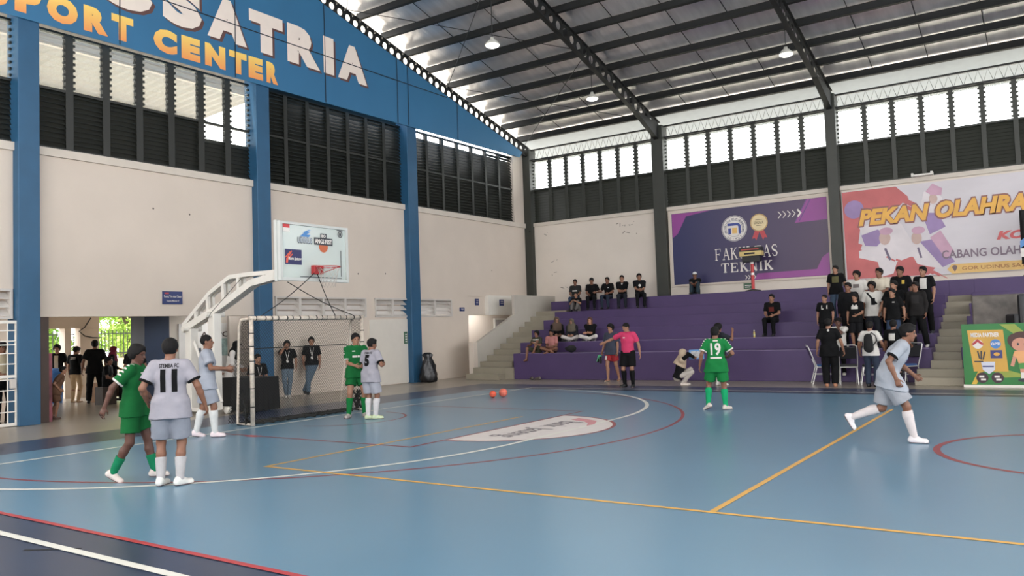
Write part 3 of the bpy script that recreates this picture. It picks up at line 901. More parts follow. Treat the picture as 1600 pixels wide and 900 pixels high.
# white panel door next to the goal
d2 = struct(empty('door_2', (WX, 8.36, 0)))
MB().box((0, -0.98, 0.02), (0.03, 0.98, 2.14)).build('door_leaf', mat('panel_white', (212, 206, 196), 0.6, 0.02), d2)
MB().box((0.03, -0.96, 0.5), (0.04, -0.5, 0.52)).build('door_handle', M_VENT, d2)
es = MB().box((WX + 0.03, 8.98, 1.32), (WX + 0.06, 9.13, 1.72)).build('exit_sign', mat('sign_green', (66, 100, 76), 0.5))
tag(es, 'narrow upright dark green sign on the white panel beside the third blue column', 'sign')
Frame((WX + 0.06, 9.055, 1.52), (0, 1, 0), (0, 0, 1)).put('symbol', merge2d(*[rect2d(-0.04, -0.15 + 0.08 * i, 0.04, -0.11 + 0.08 * i) for i in range(4)]), M_CREAM, es, 0.004)
M_SIGN = mat('sign_navy', (28, 46, 102), 0.4)


def sign(fr, w_, h_, lines, label, name='wall_sign', accent=True):
    o = fr.o
    a = o - fr.u * w_ / 2 - fr.v * h_ / 2
    p = [a, a + fr.u * w_, a + fr.u * w_ + fr.v * h_, a + fr.v * h_]
    q = [x + fr.n * 0.03 for x in p]
    s_ = mesh_obj(name, p + q, [(3, 2, 1, 0), (4, 5, 6, 7), (0, 1, 5, 4), (1, 2, 6, 5), (2, 3, 7, 6), (3, 0, 4, 7)], M_SIGN)
    tag(s_, label, 'sign')
    sh = []
    for txt, x0, x1, z0, z1 in lines:
        sh.append(fit2d(text2d(txt, 0.01), x0, x1, z0, z1))
    fr.put('lettering', merge2d(*sh), M_CREAM, s_, 0.034)
    if accent:
        fr.put('accent', rect2d(-w_ * 0.42, h_ * 0.28, -w_ * 0.2, h_ * 0.4), M_RLINE2, s_, 0.034)
    return s_


sign(Frame((WX, 0.48, 2.755), (0, 1, 0), (0, 0, 1)), 0.54, 0.32, [('Ruang Tim atau Classy', -0.24, 0.24, -0.01, 0.06), ('Kapasitas Maksimal 10', -0.17, 0.17, -0.11, -0.06)], 'navy blue sign with white lettering over the wide doorway left of the hoop')
sign(Frame((WX, 12.22, 2.48), (0, 1, 0), (0, 0, 1)), 0.26, 0.14, [('TOILET', -0.09, 0.09, -0.03, 0.03)], 'small low navy sign on the white wall right of the rightmost vent', accent=False)
sign(Frame((WX - 0.04, 13.2, 2.76), (0, 1, 0), (0, 0, 1)), 0.22, 0.24, [('TOILET', -0.08, 0.08, 0.03, 0.07), ('PRIA', -0.07, 0.07, -0.05, -0.01)], 'navy square sign left of the white box over the passage', accent=False)
sign(Frame((WX + 0.12, 14.6, 2.74), (0, 1, 0), (0, 0, 1)), 0.26, 0.24, [('TOILET', -0.09, 0.09, 0.03, 0.07), ('WANITA', -0.09, 0.09, -0.05, -0.01)], 'navy square sign on the white box above the stairs', accent=False)

# grid gate at the left edge
t = empty('grid_gate', (WX + 0.12, -4.8, 0), 0, 'white steel grid gate with lock left of the first blue column', 'gate')
f = MB()
for a in (-1.7, 1.56):
    f.box((-0.028, a, 0.022), (0.032, a + 0.07, 2.218))
f.box((-0.03, -1.7, 0.02), (0.03, 1.62, 0.08)).box((-0.03, -1.7, 2.16), (0.03, 1.62, 2.22)).box((-0.03, -1.7, 1.02), (0.03, 1.62, 1.08))
f.build('frame', M_WHITE, t)
g = MB()
for z in (0.3, 0.52, 0.75, 0.97, 1.3, 1.52, 1.7, 1.78, 2.0):
    g.box((-0.012, -1.66, z), (0.012, 1.6, z + 0.022))
for y in (-1.2, -0.6, 0.0, 0.5, 0.95, 1.4):
    g.box((-0.010, y, 0.05), (0.014, y + 0.02, 2.2))
g.build('grid', M_WHITE, t)
MB().box((-0.02, 1.45, 0.8), (0.06, 1.56, 1.0)).build('lock', M_VENT, t, bevel=0.01)
struct(MB().box((-8.0, -7.0, 0), (-7.9, -2.85, 3.2)).box((-12.0, -2.82, 0), (-5.2, -2.76, 3.0)).box((-12.0, -8.0, 0), (-5.0, -7.9, 3.0)).build('wall_lobby', M_WALL))  # the last box is an unseen wall added to dim the gate room

# ------------------------------------------------------------------ lobby and the street side
struct(MB().box((-7.1, 1.72, 0), (-6.9, 3.4, 3.2)).box((-7.1, 3.4, 0), (-6.9, 6.5, 3.2)).build('wall_lobby', mat('lobby_wall', (196, 188, 176), 0.7, 0.04)))
struct(MB().box((-7.35, 0.93, 0), (-6.7, 1.66, 3.2)).build('column', mat('navy_column', (22, 42, 70), 0.5)))
struct(MB().box((-12.4, -8, 3.0), (WX - 0.25, 3.4, 3.2)).box((-12.4, -8, 2.18), (-12.0, 2.6, 3.0)).box((-12.4, 3.4, 3.0), (-6.4, 9, 3.2)).build('lobby_ceiling', M_WALL))
for y0, y1 in [(1.52, 1.72), (2.0, 2.6), (-2.0, -1.6)]:
    struct(MB().box((-12.38, y0, -0.3), (-12.02, y1, 2.18)).build('pillar', M_WALL, bevel=0.01))
d3 = struct(empty('door_3', (WX - 0.25, -2.66, 0)))
MB().box((-1.3, -0.04, 0.02), (0.1, 0.03, 2.28)).build('door_leaf', M_DOOR, d3)
MB().box((-0.25, -0.06, 0), (0.24, 0.17, 2.3)).build('door_frame', M_DOOR, d3)
t = MB().box((WX - 0.2, -2.46, 0.0), (WX - 0.1, -2.38, 1.5)).build('roll_banner', mat('roll_banner_red', (120, 60, 70), 0.5, 0.6, 3.0))
tag(t, 'narrow red and pale roll banner leaning beside the dark brown door', 'banner')
# posters on the lobby wall
PF = Frame((-6.9, 3.6, 0), (0, 1, 0), (0, 0, 1))
M_POST = mat('poster_paper', (206, 204, 200), 0.5, 0.04)
p = MB().box((-6.9, 2.05, 0.5), (-6.86, 4.35, 2.15)).build('wall_poster', M_POST)
tag(p, 'large pale poster with sports hall lettering on the lobby wall behind the hoop stand', 'poster')
Frame((-6.86, 3.3, 1.75), (0, 1, 0), (0, 0, 1)).put('lettering', merge2d(fit2d(text2d('A. A SPORT', 0.02), -1.0, 0.9, 0.0, 0.16)), mat('ink_dark', (70, 60, 56), 0.6), p, 0.003)
for y0, z0, y1, z1, c in [(2.3, 1.15, 2.75, 1.45, (80, 84, 92)), (3.0, 1.2, 3.9, 1.7, (150, 172, 168)), (2.3, 0.7, 2.8, 1.05, (92, 84, 72))]:
    Frame((-6.86, 0, 0), (0, 1, 0), (0, 0, 1)).put('picture', rect2d(y0, z0, y1, z1), mat('picture_%d' % c[0], c, 0.4, 0.4, 6), p, 0.004)
p = MB().box((-6.9, 4.5, 1.45), (-6.86, 4.95, 1.9)).build('picture_frame', M_STEEL)
tag(p, 'dark framed picture on the lobby wall right of the pale poster', 'picture')
MB().box((-6.87, 4.54, 1.49), (-6.855, 4.91, 1.86)).build('picture', mat('picture_tan', (140, 122, 100), 0.4, 0.5, 5), p)
p = MB().tube([(-6.8, 4.1, 2.28), (-6.78, 4.2, 2.18), (-6.8, 4.3, 2.26)], [0.02, 0.1, 0.02], 8).build('blue_pennant', mat('pennant_blue', (66, 138, 178), 0.6))
tag(p, 'crumpled light blue pennant hanging high on the lobby wall', 'pennant')
# bin, table and box in the lobby
t = empty('waste_bin', (-10.6, 0.55, 0), 0, 'light blue bin beyond the doorway between the two boys', 'bin')
MB().lathe([(0.16, 0), (0.2, 0.85), (0.21, 0.85), (0.21, 0.9)], n=16).build('body', mat('bin_blue', (72, 132, 206), 0.4), t, True)
MB().lathe([(0.22, 0.9), (0.21, 0.95), (0.1, 1.0)], n=16).build('lid', mat('bin_blue', (72, 132, 206), 0.4), t, True)
t = empty('folding_table', (-8.6, 1.75, 0), 0, 'dark table loaded with bags in the lobby beside the tall man in black', 'table')
MB().box((-0.4, -0.45, 0.68), (0.4, 0.7, 0.72)).build('tabletop', M_BLACK, t)
for a in (-0.36, 0.36):
    for b in (-0.4, 0.64):
        MB().box((a - 0.02, b - 0.02, 0), (a + 0.02, b + 0.02, 0.68)).build('leg', M_STEEL, t)
MB().box((-0.38, -0.43, 0.15), (0.38, 0.68, 0.5)).build('shelf', mat('brown_shelf', (72, 54, 44), 0.6), t)
for i, (a, b, r, l) in enumerate([(-8.45, 1.5, 0.15, 'lumpy black bag on the lobby table, nearest the tall man'), (-8.4, 2.05, 0.17, 'lumpy black bag on the lobby table, nearest the navy column')]):
    o = MB().lathe([(0.02, 0), (r, 0.01), (r * 1.1, 0.12), (r * 0.8, 0.22), (r * 0.3, 0.27), (0.03, 0.28)], n=10).build('bag', M_BLACK, None, True)
    o.location = (a, b, 0.721)
    tag(o, l, 'bag', 'bags on the lobby table')
t = MB().box((-9.6, 1.0, 0.0), (-9.2, 1.35, 0.55)).build('wooden_crate', mat('crate_wood', (150, 108, 70), 0.6, 0.2, 3))
tag(t, 'brown wooden crate on the lobby floor between the boys and the tall man', 'crate')

t = MB().tube([(-11.95, 2.3, 2.5), (-11.95, 2.1, 2.2), (-11.95, 1.92, 2.08), (-11.95, 2.1, 1.93), (-11.95, 2.35, 1.87), (-11.95, 2.6, 1.86)], 0.018, 6).build('hanging_cable', M_STEEL, None, True)
tag(t, 'black cable looping down from the pale beam across the white pillar outside', 'cable')

# street: fence, trees
for k, (a0, a1) in enumerate([(-6, 2), (2, 10), (10, 18)]):
    t = empty('street_fence', (-19, (a0 + a1) / 2, 0), 0, ['black bar fence outside, section left of the white pillars', 'black bar fence outside under the bright trees', 'black bar fence outside hidden behind the lobby wall'][k], 'fence', 'street fence sections')
    h = (a1 - a0) / 2
    MB().box((-0.1, -h, -0.02), (0.1, h, 1.05)).build('low_wall', mat('fence_wall', (206, 190, 160), 0.8), t)
    b = MB().box((-0.02, -h, 1.25), (0.02, h, 1.29)).box((-0.02, -h, 2.05), (0.02, h, 2.09))
    y = -h
    while y < h:
        b.box((-0.012, y, 1.04), (0.012, y + 0.025, 2.2))
        y += 0.16
    b.build('bar_panel', M_STEEL, t)
leaf_m = [mat('leaf_%d' % i, c, 0.6, 0.3, 3) for i, c in enumerate([(120, 158, 52), (96, 140, 44), (150, 180, 76)])]


def tree(x, y, h, r, mi, label):
    t = empty('street_tree', (x, y, -0.02), 0, label, 'tree', 'street trees')
    g = random.Random(int(x * 7 + y * 13))
    tr = MB().tube([(0, 0, 0), (0.05, 0.1, h * 0.35), (0.1, 0, h * 0.6)], [0.2, 0.15, 0.09], 8)
    for k in range(5):
        a = k * 1.3
        tr.tube([(0.05, 0.05, h * 0.35), (r * 0.6 * math.cos(a), r * 0.6 * math.sin(a), h * (0.6 + 0.05 * k))], [0.09, 0.03], 6)
    tr.build('trunk', mat('bark', (92, 76, 60), 0.8, 0.2, 6), t)
    lf = MB()
    cl = [(g.uniform(-r, r) * 0.7, g.uniform(-r, r) * 0.7, g.uniform(h * 0.22, h * 0.95)) for _ in range(44)]
    for cx, cy, cz in cl:
        for _ in range(150):
            d = Vector((g.gauss(0, 1), g.gauss(0, 1), g.gauss(0, 0.8))).normalized() * g.uniform(0.05, 0.62)
            c = Vector((cx, cy, cz)) + d
            u = Vector((g.gauss(0, 1), g.gauss(0, 1), g.gauss(0, 1))).normalized()
            w_ = u.orthogonal().normalized()
            s = g.uniform(0.07, 0.13)
            lf.add([c - u * s, c + w_ * s * 0.5, c + u * s, c - w_ * s * 0.5], [(0, 1, 2, 3)])
    lf.build('foliage', leaf_m[mi], t)


tree(-22, 5.0, 6.0, 1.9, 0, 'bright green leafy tree beyond the fence, left of the white pillars')
tree(-22, 9.4, 6.5, 1.9, 2, 'yellow green leafy tree beyond the fence, next to the navy column')
tree(-27.5, 7.2, 6.0, 2.0, 1, 'mid green leafy tree further back, seen between the nearer two')
tree(-27.5, 12.2, 7.0, 2.0, 0, 'tall light green tree further back behind the navy column')
# canopy outside the upper windows
cn = MB()
for k in range(60):
    y = -14 + k * 0.34
    cn.add([(-18, y, 9.35), (-5.0, y, 10.1), (-5.0, y + 0.17, 10.13), (-18, y + 0.17, 9.38), (-18, y + 0.34, 9.35), (-5.0, y + 0.34, 10.1)], [(0, 1, 2, 3), (3, 2, 5, 4)])
struct(cn.build('canopy', mat('canopy_sheet', (150, 146, 140), 0.6, 0.05)))
for x in (-8, -12, -16):
    struct(MB().bar((x, -14, 9.15 + (x + 18) * 0.055), (x, 6.4, 9.15 + (x + 18) * 0.055), 0.12, 0.3).build('canopy_beam', M_WALL))

# ------------------------------------------------------------------ basketball stand
HY = -0.15
t = empty('basketball_stand', (-2.6, HY, 0.006), 0, 'white basketball stand with truss arm and clear printed backboard above the goal', 'basketball hoop')


def SP_(x, y, z):
    return (x + 2.6, y - HY, z - 0.006)


b = MB()
for yy in (-0.35, 0.05):
    b.bar(SP_(-3.4, yy, 0.12), SP_(-1.9, yy, 0.12), 0.06, 0.08)
for x in (-3.3, -2.0):
    for yy in (-0.35, 0.05):
        b.tube([SP_(x, yy - 0.04, 0.08), SP_(x, yy + 0.04, 0.08)], 0.075, 12)
b.build('base', M_WHITE, t)
MB().bar(SP_(-3.0, HY, 0.1), SP_(-3.0, HY, 1.94), 0.2, 0.22, up=(1, 0, 0)).build('post', M_WHITE, t, bevel=0.01)
MB().bar(SP_(-2.14, HY, 0.1), SP_(-2.14, HY, 2.26), 0.2, 0.22, up=(1, 0, 0)).build('post', M_WHITE, t, bevel=0.01)
MB().tube([SP_(-2.95, HY, 1.72), SP_(-2.35, HY, 0.6)], 0.035, 8).build('brace', M_WHITE, t)
MB().tube([SP_(-2.2, HY - 0.12, 1.2), SP_(-1.75, HY - 0.12, 0.3)], 0.03, 8).build('brace', M_WHITE, t)
a = MB()
lo = [(-3.23, 1.93), (-1.95, 2.37), (-1.56, 2.52), (-0.74, 2.87), (0.02, 2.96), (1.05, 2.97)]
up = [(-3.23, 2.02), (-2.22, 2.72), (-1.48, 3.04), (-0.82, 3.06), (0.02, 3.05), (1.05, 3.05)]
for yy in (HY - 0.06, HY + 0.06):
    for p, q in zip(lo[:-1], lo[1:]):
        a.bar(SP_(p[0], yy, p[1]), SP_(q[0], yy, q[1]), 0.08, 0.15)
    for p, q in zip(up[:-1], up[1:]):
        a.bar(SP_(p[0], yy, p[1]), SP_(q[0], yy, q[1]), 0.07, 0.09)
    for (x0, z0), (x1, z1) in [((-2.75, 2.34), (-2.72, 2.1)), ((-2.3, 2.68), (-2.26, 2.26)), ((-1.73, 2.92), (-1.7, 2.46)), ((-1.19, 3.04), (-1.18, 2.68))]:
        a.bar(SP_(x0, yy, z0), SP_(x1, yy, z1), 0.06, 0.09, up=(1, 0, 0))
for x, z in ((-3.23, 1.97), (-1.95, 2.37), (-1.48, 3.04), (-0.35, 3.0), (0.3, 3.0)):
    a.bar(SP_(x, HY - 0.08, z), SP_(x, HY + 0.08, z), 0.08, 0.09)
a.build('truss_arm', M_WHITE, t)
for x, z in ((-3.0, 1.94), (-2.14, 2.24)):
    MB().tube([SP_(x, HY - 0.24, z), SP_(x, HY + 0.24, z)], 0.06, 10).build('hinge', M_WHITE, t)
fr = MB()
y0, y1, z0, z1 = -1.05, 0.75, 2.78, 3.94
for (ya, za, yb, zb) in [(y0, z0, y1, z0 + 0.06), (y0, z1 - 0.05, y1, z1), (y0, z0 + 0.06, y0 + 0.06, z1 - 0.05), (y1 - 0.06, z0 + 0.06, y1, z1 - 0.05)]:
    fr.box(SP_(1.13, ya, za), SP_(1.21, yb, zb))
fr.box(SP_(1.05, y0 - 0.02, z0 - 0.01), SP_(1.128, y0 + 0.06, z1 + 0.02))
for ya, za in ((-0.9, 3.8), (0.6, 3.8)):
    fr.tube([SP_(0.3, HY, 3.03), SP_(1.1, ya, za)], 0.02, 6)
fr.tube([SP_(0.3, HY, 3.0), SP_(1.1, -0.9, 2.84)], 0.02, 6)
fr.tube([SP_(0.3, HY, 3.0), SP_(1.1, 0.6, 2.84)], 0.02, 6)
bd = MB().box(SP_(1.165, y0 + 0.05, z0 + 0.05), SP_(1.18, y1 - 0.05, z1 - 0.05)).build('backboard', glass_mat('backboard_glass', (0.80, 0.86, 0.84), 0.55, 0.12), t)
fr.build('backboard_frame', mat('frame_grey', (196, 198, 194), 0.5, 0.03), t)
HB = Frame(SP_(1.183, 0, 0), (0, 1, 0), (0, 0, 1))
HB.o = Vector((1.183 + 2.6, -HY, -0.006))
M_BKL = mat('print_black', (40, 44, 54), 0.4)
HB.put('sponsor_print', rect2d(-0.92, 3.1, -0.50, 3.40), mat('print_navy', (26, 28, 84), 0.4), bd, 0.003)
HB.put('sponsor_lettering', merge2d(fit2d(text2d('Bank Jateng', 0.02), -0.84, -0.51, 3.17, 3.25)), M_CREAM, bd, 0.006)
HB.put('sponsor_wing', merge2d(poly2d((-0.9, 3.13), (-0.85, 3.13), (-0.84, 3.2), (-0.89, 3.2)), stroke2d([(-0.88, 3.2), (-0.76, 3.36)], 0.03), stroke2d([(-0.9, 3.24), (-0.8, 3.34)], 0.025), stroke2d([(-0.85, 3.2), (-0.74, 3.3)], 0.025)), mat('wing_red', (206, 84, 62), 0.4), bd, 0.006)
HB.put('flag_print', rect2d(-0.96, 3.82, -0.79, 3.89), mat('flag_red', (198, 50, 56), 0.4), bd, 0.003)
HB.put('flag_print', rect2d(-0.96, 3.74, -0.79, 3.82), M_CREAM, bd, 0.003)
HB.put('team_lettering', fit2d(text2d('UDINUS', 0.04), -0.60, -0.22, 3.53, 3.66), M_BKL, bd, 0.003)
HB.put('team_lettering', fit2d(text2d('UDINUS', 0.02), -0.585, -0.235, 3.545, 3.65), mat('print_silver', (168, 178, 190), 0.4), bd, 0.005)
HB.put('team_emblem', merge2d(poly2d((-0.54, 3.67), (-0.4, 3.77), (-0.26, 3.78), (-0.36, 3.72), (-0.26, 3.72), (-0.3, 3.67)), poly2d((-0.48, 3.75), (-0.3, 3.82), (-0.24, 3.81), (-0.4, 3.76))), mat('print_blue', (70, 130, 190), 0.4), bd, 0.003)
HB.put('league_emblem', disc2d(0.08, 3.50, 0.12, 24), mat('ball_orange', (186, 92, 52), 0.4), bd, 0.003)
HB.put('league_emblem', merge2d(rect2d(-0.17, 3.53, 0.33, 3.68), rect2d(0.0, 3.66, 0.17, 3.77)), M_BKL, bd, 0.005)
HB.put('league_lettering', merge2d(fit2d(text2d('ANGS FEST', 0.03), -0.15, 0.31, 3.56, 3.65), fit2d(text2d('BO', 0.03), 0.03, 0.14, 3.69, 3.75)), M_CREAM, bd, 0.007)
HB.put('corner_emblem', merge2d(rect2d(0.46, 3.86, 0.62, 3.88), arc2d(0.55, 3.79, 0.05, 0.07, 0, 360, 16), rect2d(0.52, 3.76, 0.58, 3.82)), M_BKL, bd, 0.003)
HB.put('target_line', merge2d(rect2d(0.55, 2.9, 0.57, 3.45), rect2d(-0.55, 2.86, 0.57, 2.875)), M_BKL, bd, 0.003)
M_RIM = mat('rim_red', (170, 40, 44), 0.4)
MB().box(SP_(1.19, HY - 0.12, 2.92), SP_(1.3, HY + 0.12, 3.1)).build('rim_bracket', M_RIM, t, bevel=0.01)
rc = SP_(1.19 + 0.15 + 0.23, HY, 3.05)
rim = MB().tube([(rc[0] + 0.23 * math.cos(2 * math.pi * i / 28), rc[1] + 0.23 * math.sin(2 * math.pi * i / 28), rc[2]) for i in range(29)], 0.011, 6, cap=False)
rim.tube([SP_(1.28, HY - 0.1, 2.95), (rc[0], rc[1] - 0.22, rc[2] - 0.01)], 0.009, 5).tube([SP_(1.28, HY + 0.1, 2.95), (rc[0], rc[1] + 0.22, rc[2] - 0.01)], 0.009, 5)
rim.build('rim', M_RIM, t)
net = MB()
for i in range(12):
    for s in (1, -1):
        pts = []
        for k in range(7):
            a_ = 2 * math.pi * (i + s * 0.5 * k) / 12
            r_ = 0.225 - 0.1 * (k / 6) ** 0.7
            pts.append((rc[0] + r_ * math.cos(a_), rc[1] + r_ * math.sin(a_), rc[2] - 0.02 - 0.065 * k))
        net.tube(pts, 0.0028, 4)
net.build('hoop_net', mat('hoop_cord', (176, 166, 158), 0.8), t)

# ------------------------------------------------------------------ goal
M_POSTW = mat('goal_post_worn', (196, 184, 170), 0.5, 0.22, 14)
GX, GA, GB, GZ = 0.84, -1.47, 1.47, 2.06
g = empty('futsal_goal', (GX, 0, 0.012), 0, 'white futsal goal with worn black tape and a drooping dark net', 'goal')


def lz_(z):
    return z - 0.012


for yy in (GA, GB):
    MB().tube([(0, yy, 0), (0, yy, lz_(GZ))], 0.042, 14).build('post', M_POSTW, g, True)
MB().tube([(0, GA - 0.04, lz_(GZ)), (0, GB + 0.04, lz_(GZ))], 0.042, 14).build('crossbar', M_POSTW, g, True)
for yy in (GA, GB):
    MB().tube([(-0.03, yy, lz_(GZ)), (-0.3, yy, lz_(GZ) - 0.02), (-0.36, yy, 1.9), (-0.46, yy, 0.03), (-0.04, yy, 0.03)], 0.028, 10).build('side_frame', M_POSTW, g, True)
MB().tube([(-0.3, GA, lz_(GZ) - 0.02), (-0.3, GB, lz_(GZ) - 0.02)], 0.024, 8).build('back_bar', M_POSTW, g, True)
MB().tube([(-0.46, GA, 0.03), (-0.46, GB, 0.03)], 0.028, 8).build('ground_bar', M_STEEL, g, True)
M_TAPE = mat('black_tape', (26, 26, 26), 0.8)
rg = random.Random(11)
for k in range(16):
    yy = GA + (GB - GA) * (k + 0.5) / 16 + rg.uniform(-0.04, 0.04)
    MB().tube([(0, yy, lz_(GZ)), (0, yy + rg.uniform(0.012, 0.03), lz_(GZ))], 0.045, 10).build('tape_wrap', M_TAPE, g)
for yy in (GA, GB):
    for z in (0.35, 0.7, 0.98, 1.22, 1.5, 1.75):
        MB().tube([(0, yy, z), (0, yy, z + 0.02)], 0.045, 10).build('tape_wrap', M_TAPE, g)
M_NET = mat('net_cord', (34, 34, 32), 0.9)
net = MB()


def netpanel(P, nu, nv):
    for i in range(-nv, nu + 1):
        for s in (0, 1):
            pts = []
            for k in range(nv + 1):
                u_ = i + k if s == 0 else i + nv - k
                if 0 <= u_ <= nu:
                    pts.append(P(u_ / nu, k / nv))
            if len(pts) > 1:
                net.tube(pts, 0.0034, 3, cap=False)


def backP(u, v):
    sag = 0.12 * math.sin(math.pi * v) + 0.05 * math.sin(9 * u) * math.sin(math.pi * v)
    return (-0.34 - 0.42 * (1 - v) ** 1.2 - sag * 0.5, GA + (GB - GA) * u, 0.02 + (lz_(GZ) - 0.05) * v)


netpanel(backP, 46, 30)
netpanel(lambda u, v: (-0.02 - 0.32 * u, GA + (GB - GA) * v, lz_(GZ) - 0.03 * math.sin(math.pi * u)), 5, 44)
for yy in (GA, GB):
    netpanel(lambda u, v: (-0.02 - (0.32 + 0.4 * (1 - v)) * u, yy, 0.02 + (lz_(GZ) - 0.05) * v), 9, 30)
net.tube([backP(i / 20, 0.72) for i in range(21)], 0.009, 5)
net.build('net', M_NET, g)
hm = MB()
for k in range(3):
    hm.tube([(-0.45 + 0.16 * k + 0.05 * math.sin(i * 1.7 + k), GA + 0.05 + (GB - GA - 0.1) * i / 40, 0.022 + 0.02 * abs(math.sin(i * 2.1 + k * 2))) for i in range(41)], 0.022, 6)
hm.build('net_hem', M_NET, g, True)
lump = MB()
for k in range(5):
    lump.tube([(-0.25 + 0.07 * math.sin(k * 2 + i), GB + 0.06 + 0.07 * math.cos(k * 3 + i * 0.8), 0.03 + 0.045 * i) for i in range(10)], 0.02, 6)
lump.build('net_bunch', M_NET, g, True)
lump = MB()
for k in range(3):
    lump.tube([(-0.2 + 0.04 * math.sin(k * 2 + i), GA + 0.02 + 0.05 * math.cos(k * 3 + i * 0.8), 0.03 + 0.05 * i) for i in range(10)], 0.018, 6)

lump.build('net_bunch', M_NET, g, True)
# cords from the hoop down to the goal
for i, (p, q, lab) in enumerate([((1.3, -0.28, 2.94), (0.78, -1.2, 2.1), 'black cord tied from the hoop to the left half of the goal crossbar'),
                                 ((1.3, -0.2, 2.92), (0.78, 0.75, 2.1), 'black cord tied from the hoop to the middle of the goal crossbar'),
                                 ((1.05, -0.75, 2.76), (0.78, 1.3, 2.1), 'long black cord tied from under the backboard to the right goal corner')]):
    p, q = Vector(p), Vector(q)
    c = MB().tube([p + (q - p) * k / 8 - Vector((0, 0, 0.05 * math.sin(math.pi * k / 8))) for k in range(9)], 0.009, 5).build('cord', M_TAPE)
    tag(c, lab, 'cord', 'cords between hoop and goal')
o = MB().tube([(-0.35, -1.62, 2.02), (-0.3, -1.55, 2.2), (-0.2, -0.9, 2.9)], 0.006, 5).build('cord', M_TAPE)
tag(o, 'thin black cord rising from the goal corner to the hoop arm', 'cord', 'cords between hoop and goal')

# ------------------------------------------------------------------ table, bags, balls, chairs
t = empty('cloth_table', (-2.1, 0.75, 0.006), 0, 'table under a black cloth behind the left goal post', 'table')
MB().box((-0.55, -0.35, 0.74), (0.62, 0.3, 0.77)).build('tabletop', M_BLACK, t, bevel=0.008)
cl = MB()
pts = []
per = [(-0.56, -0.36), (0.63, -0.36), (0.63, 0.31), (-0.56, 0.31)]
ring_ = []
for (ax, ay), (bx_, by_) in zip(per, per[1:] + per[:1]):
    for k in range(14):
        ring_.append((ax + (bx_ - ax) * k / 14, ay + (by_ - ay) * k / 14))
n = len(ring_)
for i, (x, y) in enumerate(ring_):
    cl.v.append((x, y, 0.775))
for i, (x, y) in enumerate(ring_):
    s = 1.03 + 0.02 * math.sin(i * 1.9)
    cl.v.append((x * s, y * s, 0.03))
for i in range(n):
    cl.f.append((i, n + i, n + (i + 1) % n, (i + 1) % n))
cl.build('table_skirt', M_BLACK, t)

t = empty('rubbish_bag', (-4.1, 9.5, 0), 0, 'full black rubbish bag tied at the top against the third blue column', 'bag')
bg_ = MB().lathe([(0.05, 0), (0.25, 0.02), (0.29, 0.12), (0.28, 0.26), (0.25, 0.42), (0.22, 0.56), (0.18, 0.7), (0.12, 0.82), (0.17, 0.92), (0.1, 1.0)], n=40)
bv = []
for x, y, z in bg_.v:
    a_ = math.atan2(y, x)
    f_ = 1 + 0.10 * math.sin(5 * a_ + z * 7) + 0.07 * math.sin(11 * a_ - z * 13) + 0.05 * math.sin(3 * a_ + z * 21)
    bv.append((x * f_ + 0.03 * z, y * f_ - 0.06 * z, z))
bg_.v = bv
bg_.build('sack', mat('bin_liner', (22, 24, 28), 0.35, 0.1, 6, bump=0.6, bscale=9), t, True)
MB().tube([(0.1, 0.0, 0.85), (0.0, 0.1, 0.86), (-0.1, 0, 0.85), (0, -0.1, 0.86), (0.1, 0, 0.85)], 0.018, 6).build('tie', M_TAPE, t)


def sphere(r, n=20):
    return MB().lathe([(r * math.sin(math.pi * i / n) + 1e-4, -r * math.cos(math.pi * i / n)) for i in range(n + 1)], n=n * 2)


for i, (x, y, c, lab, r) in enumerate([(2.02, 5.12, (222, 112, 92), 'orange pink ball on the court near the stairs, right of the two', 0.105), (1.86, 4.9, (224, 92, 64), 'smaller orange ball on the court near the stairs, left of the two', 0.085)]):
    o = sphere(r).build('ball', mat('ball_orange_%d' % i, c, 0.5, 0.1, 12), None, True)
    o.location = (x, y, 0.011 + r)
    tag(o, lab, 'ball', 'orange balls on the court')
    MB().tube([(r * 1.0 * math.cos(a * 0.3), r * 1.0 * math.sin(a * 0.3), 0) for a in range(22)], 0.004, 4).build('seam', mat('ball_seam', (150, 70, 56), 0.6), o)

M_CHR = mat('chair_chrome', (206, 204, 200), 0.3, 0.03, metal=0.3)
M_SEAT = mat('seat_blue', (42, 78, 132), 0.6, 0.08)


def chair(x, y, face, label, seatm, backm):
    t = empty('stacking_chair', (x, y, 0), math.radians(face) - math.pi / 2, label, 'chair', 'chairs in front of the bleachers')
    for s in (-1, 1):
        MB().tube([(s * 0.2, 0.22, 0.45), (s * 0.21, 0.3, 0.0)], 0.013, 8).build('leg', M_CHR, t)
        MB().tube([(s * 0.2, -0.2, 0.45), (s * 0.21, -0.32, 0.0)], 0.013, 8).build('leg', M_CHR, t)
    MB().tube([(-0.2, 0.22, 0.44), (0.2, 0.22, 0.44), (0.2, -0.2, 0.44), (-0.2, -0.2, 0.44), (-0.2, 0.22, 0.44)], 0.013, 8).tube([(-0.2, -0.24, 0.25), (-0.2, 0.25, 0.25)], 0.008, 6).tube([(0.2, -0.24, 0.25), (0.2, 0.25, 0.25)], 0.008, 6).build('seat_frame', M_CHR, t)
    MB().box((-0.2, -0.19, 0.45), (0.2, 0.24, 0.5)).build('seat', seatm, t, bevel=0.02)
    MB().tube([(-0.21, -0.2, 0.44), (-0.215, -0.3, 0.7), (-0.2, -0.4, 0.97), (-0.16, -0.42, 1.0), (0.16, -0.42, 1.0), (0.2, -0.4, 0.97), (0.215, -0.3, 0.7), (0.21, -0.2, 0.44)], 0.013, 8).build('back_frame', M_CHR, t)
    k = MB()
    k.bar((0, -0.295, 0.66), (0, -0.405, 0.95), 0.38, 0.035, up=(0, 1, 0.35))
    k.build('backrest', backm, t, bevel=0.012)
    return t


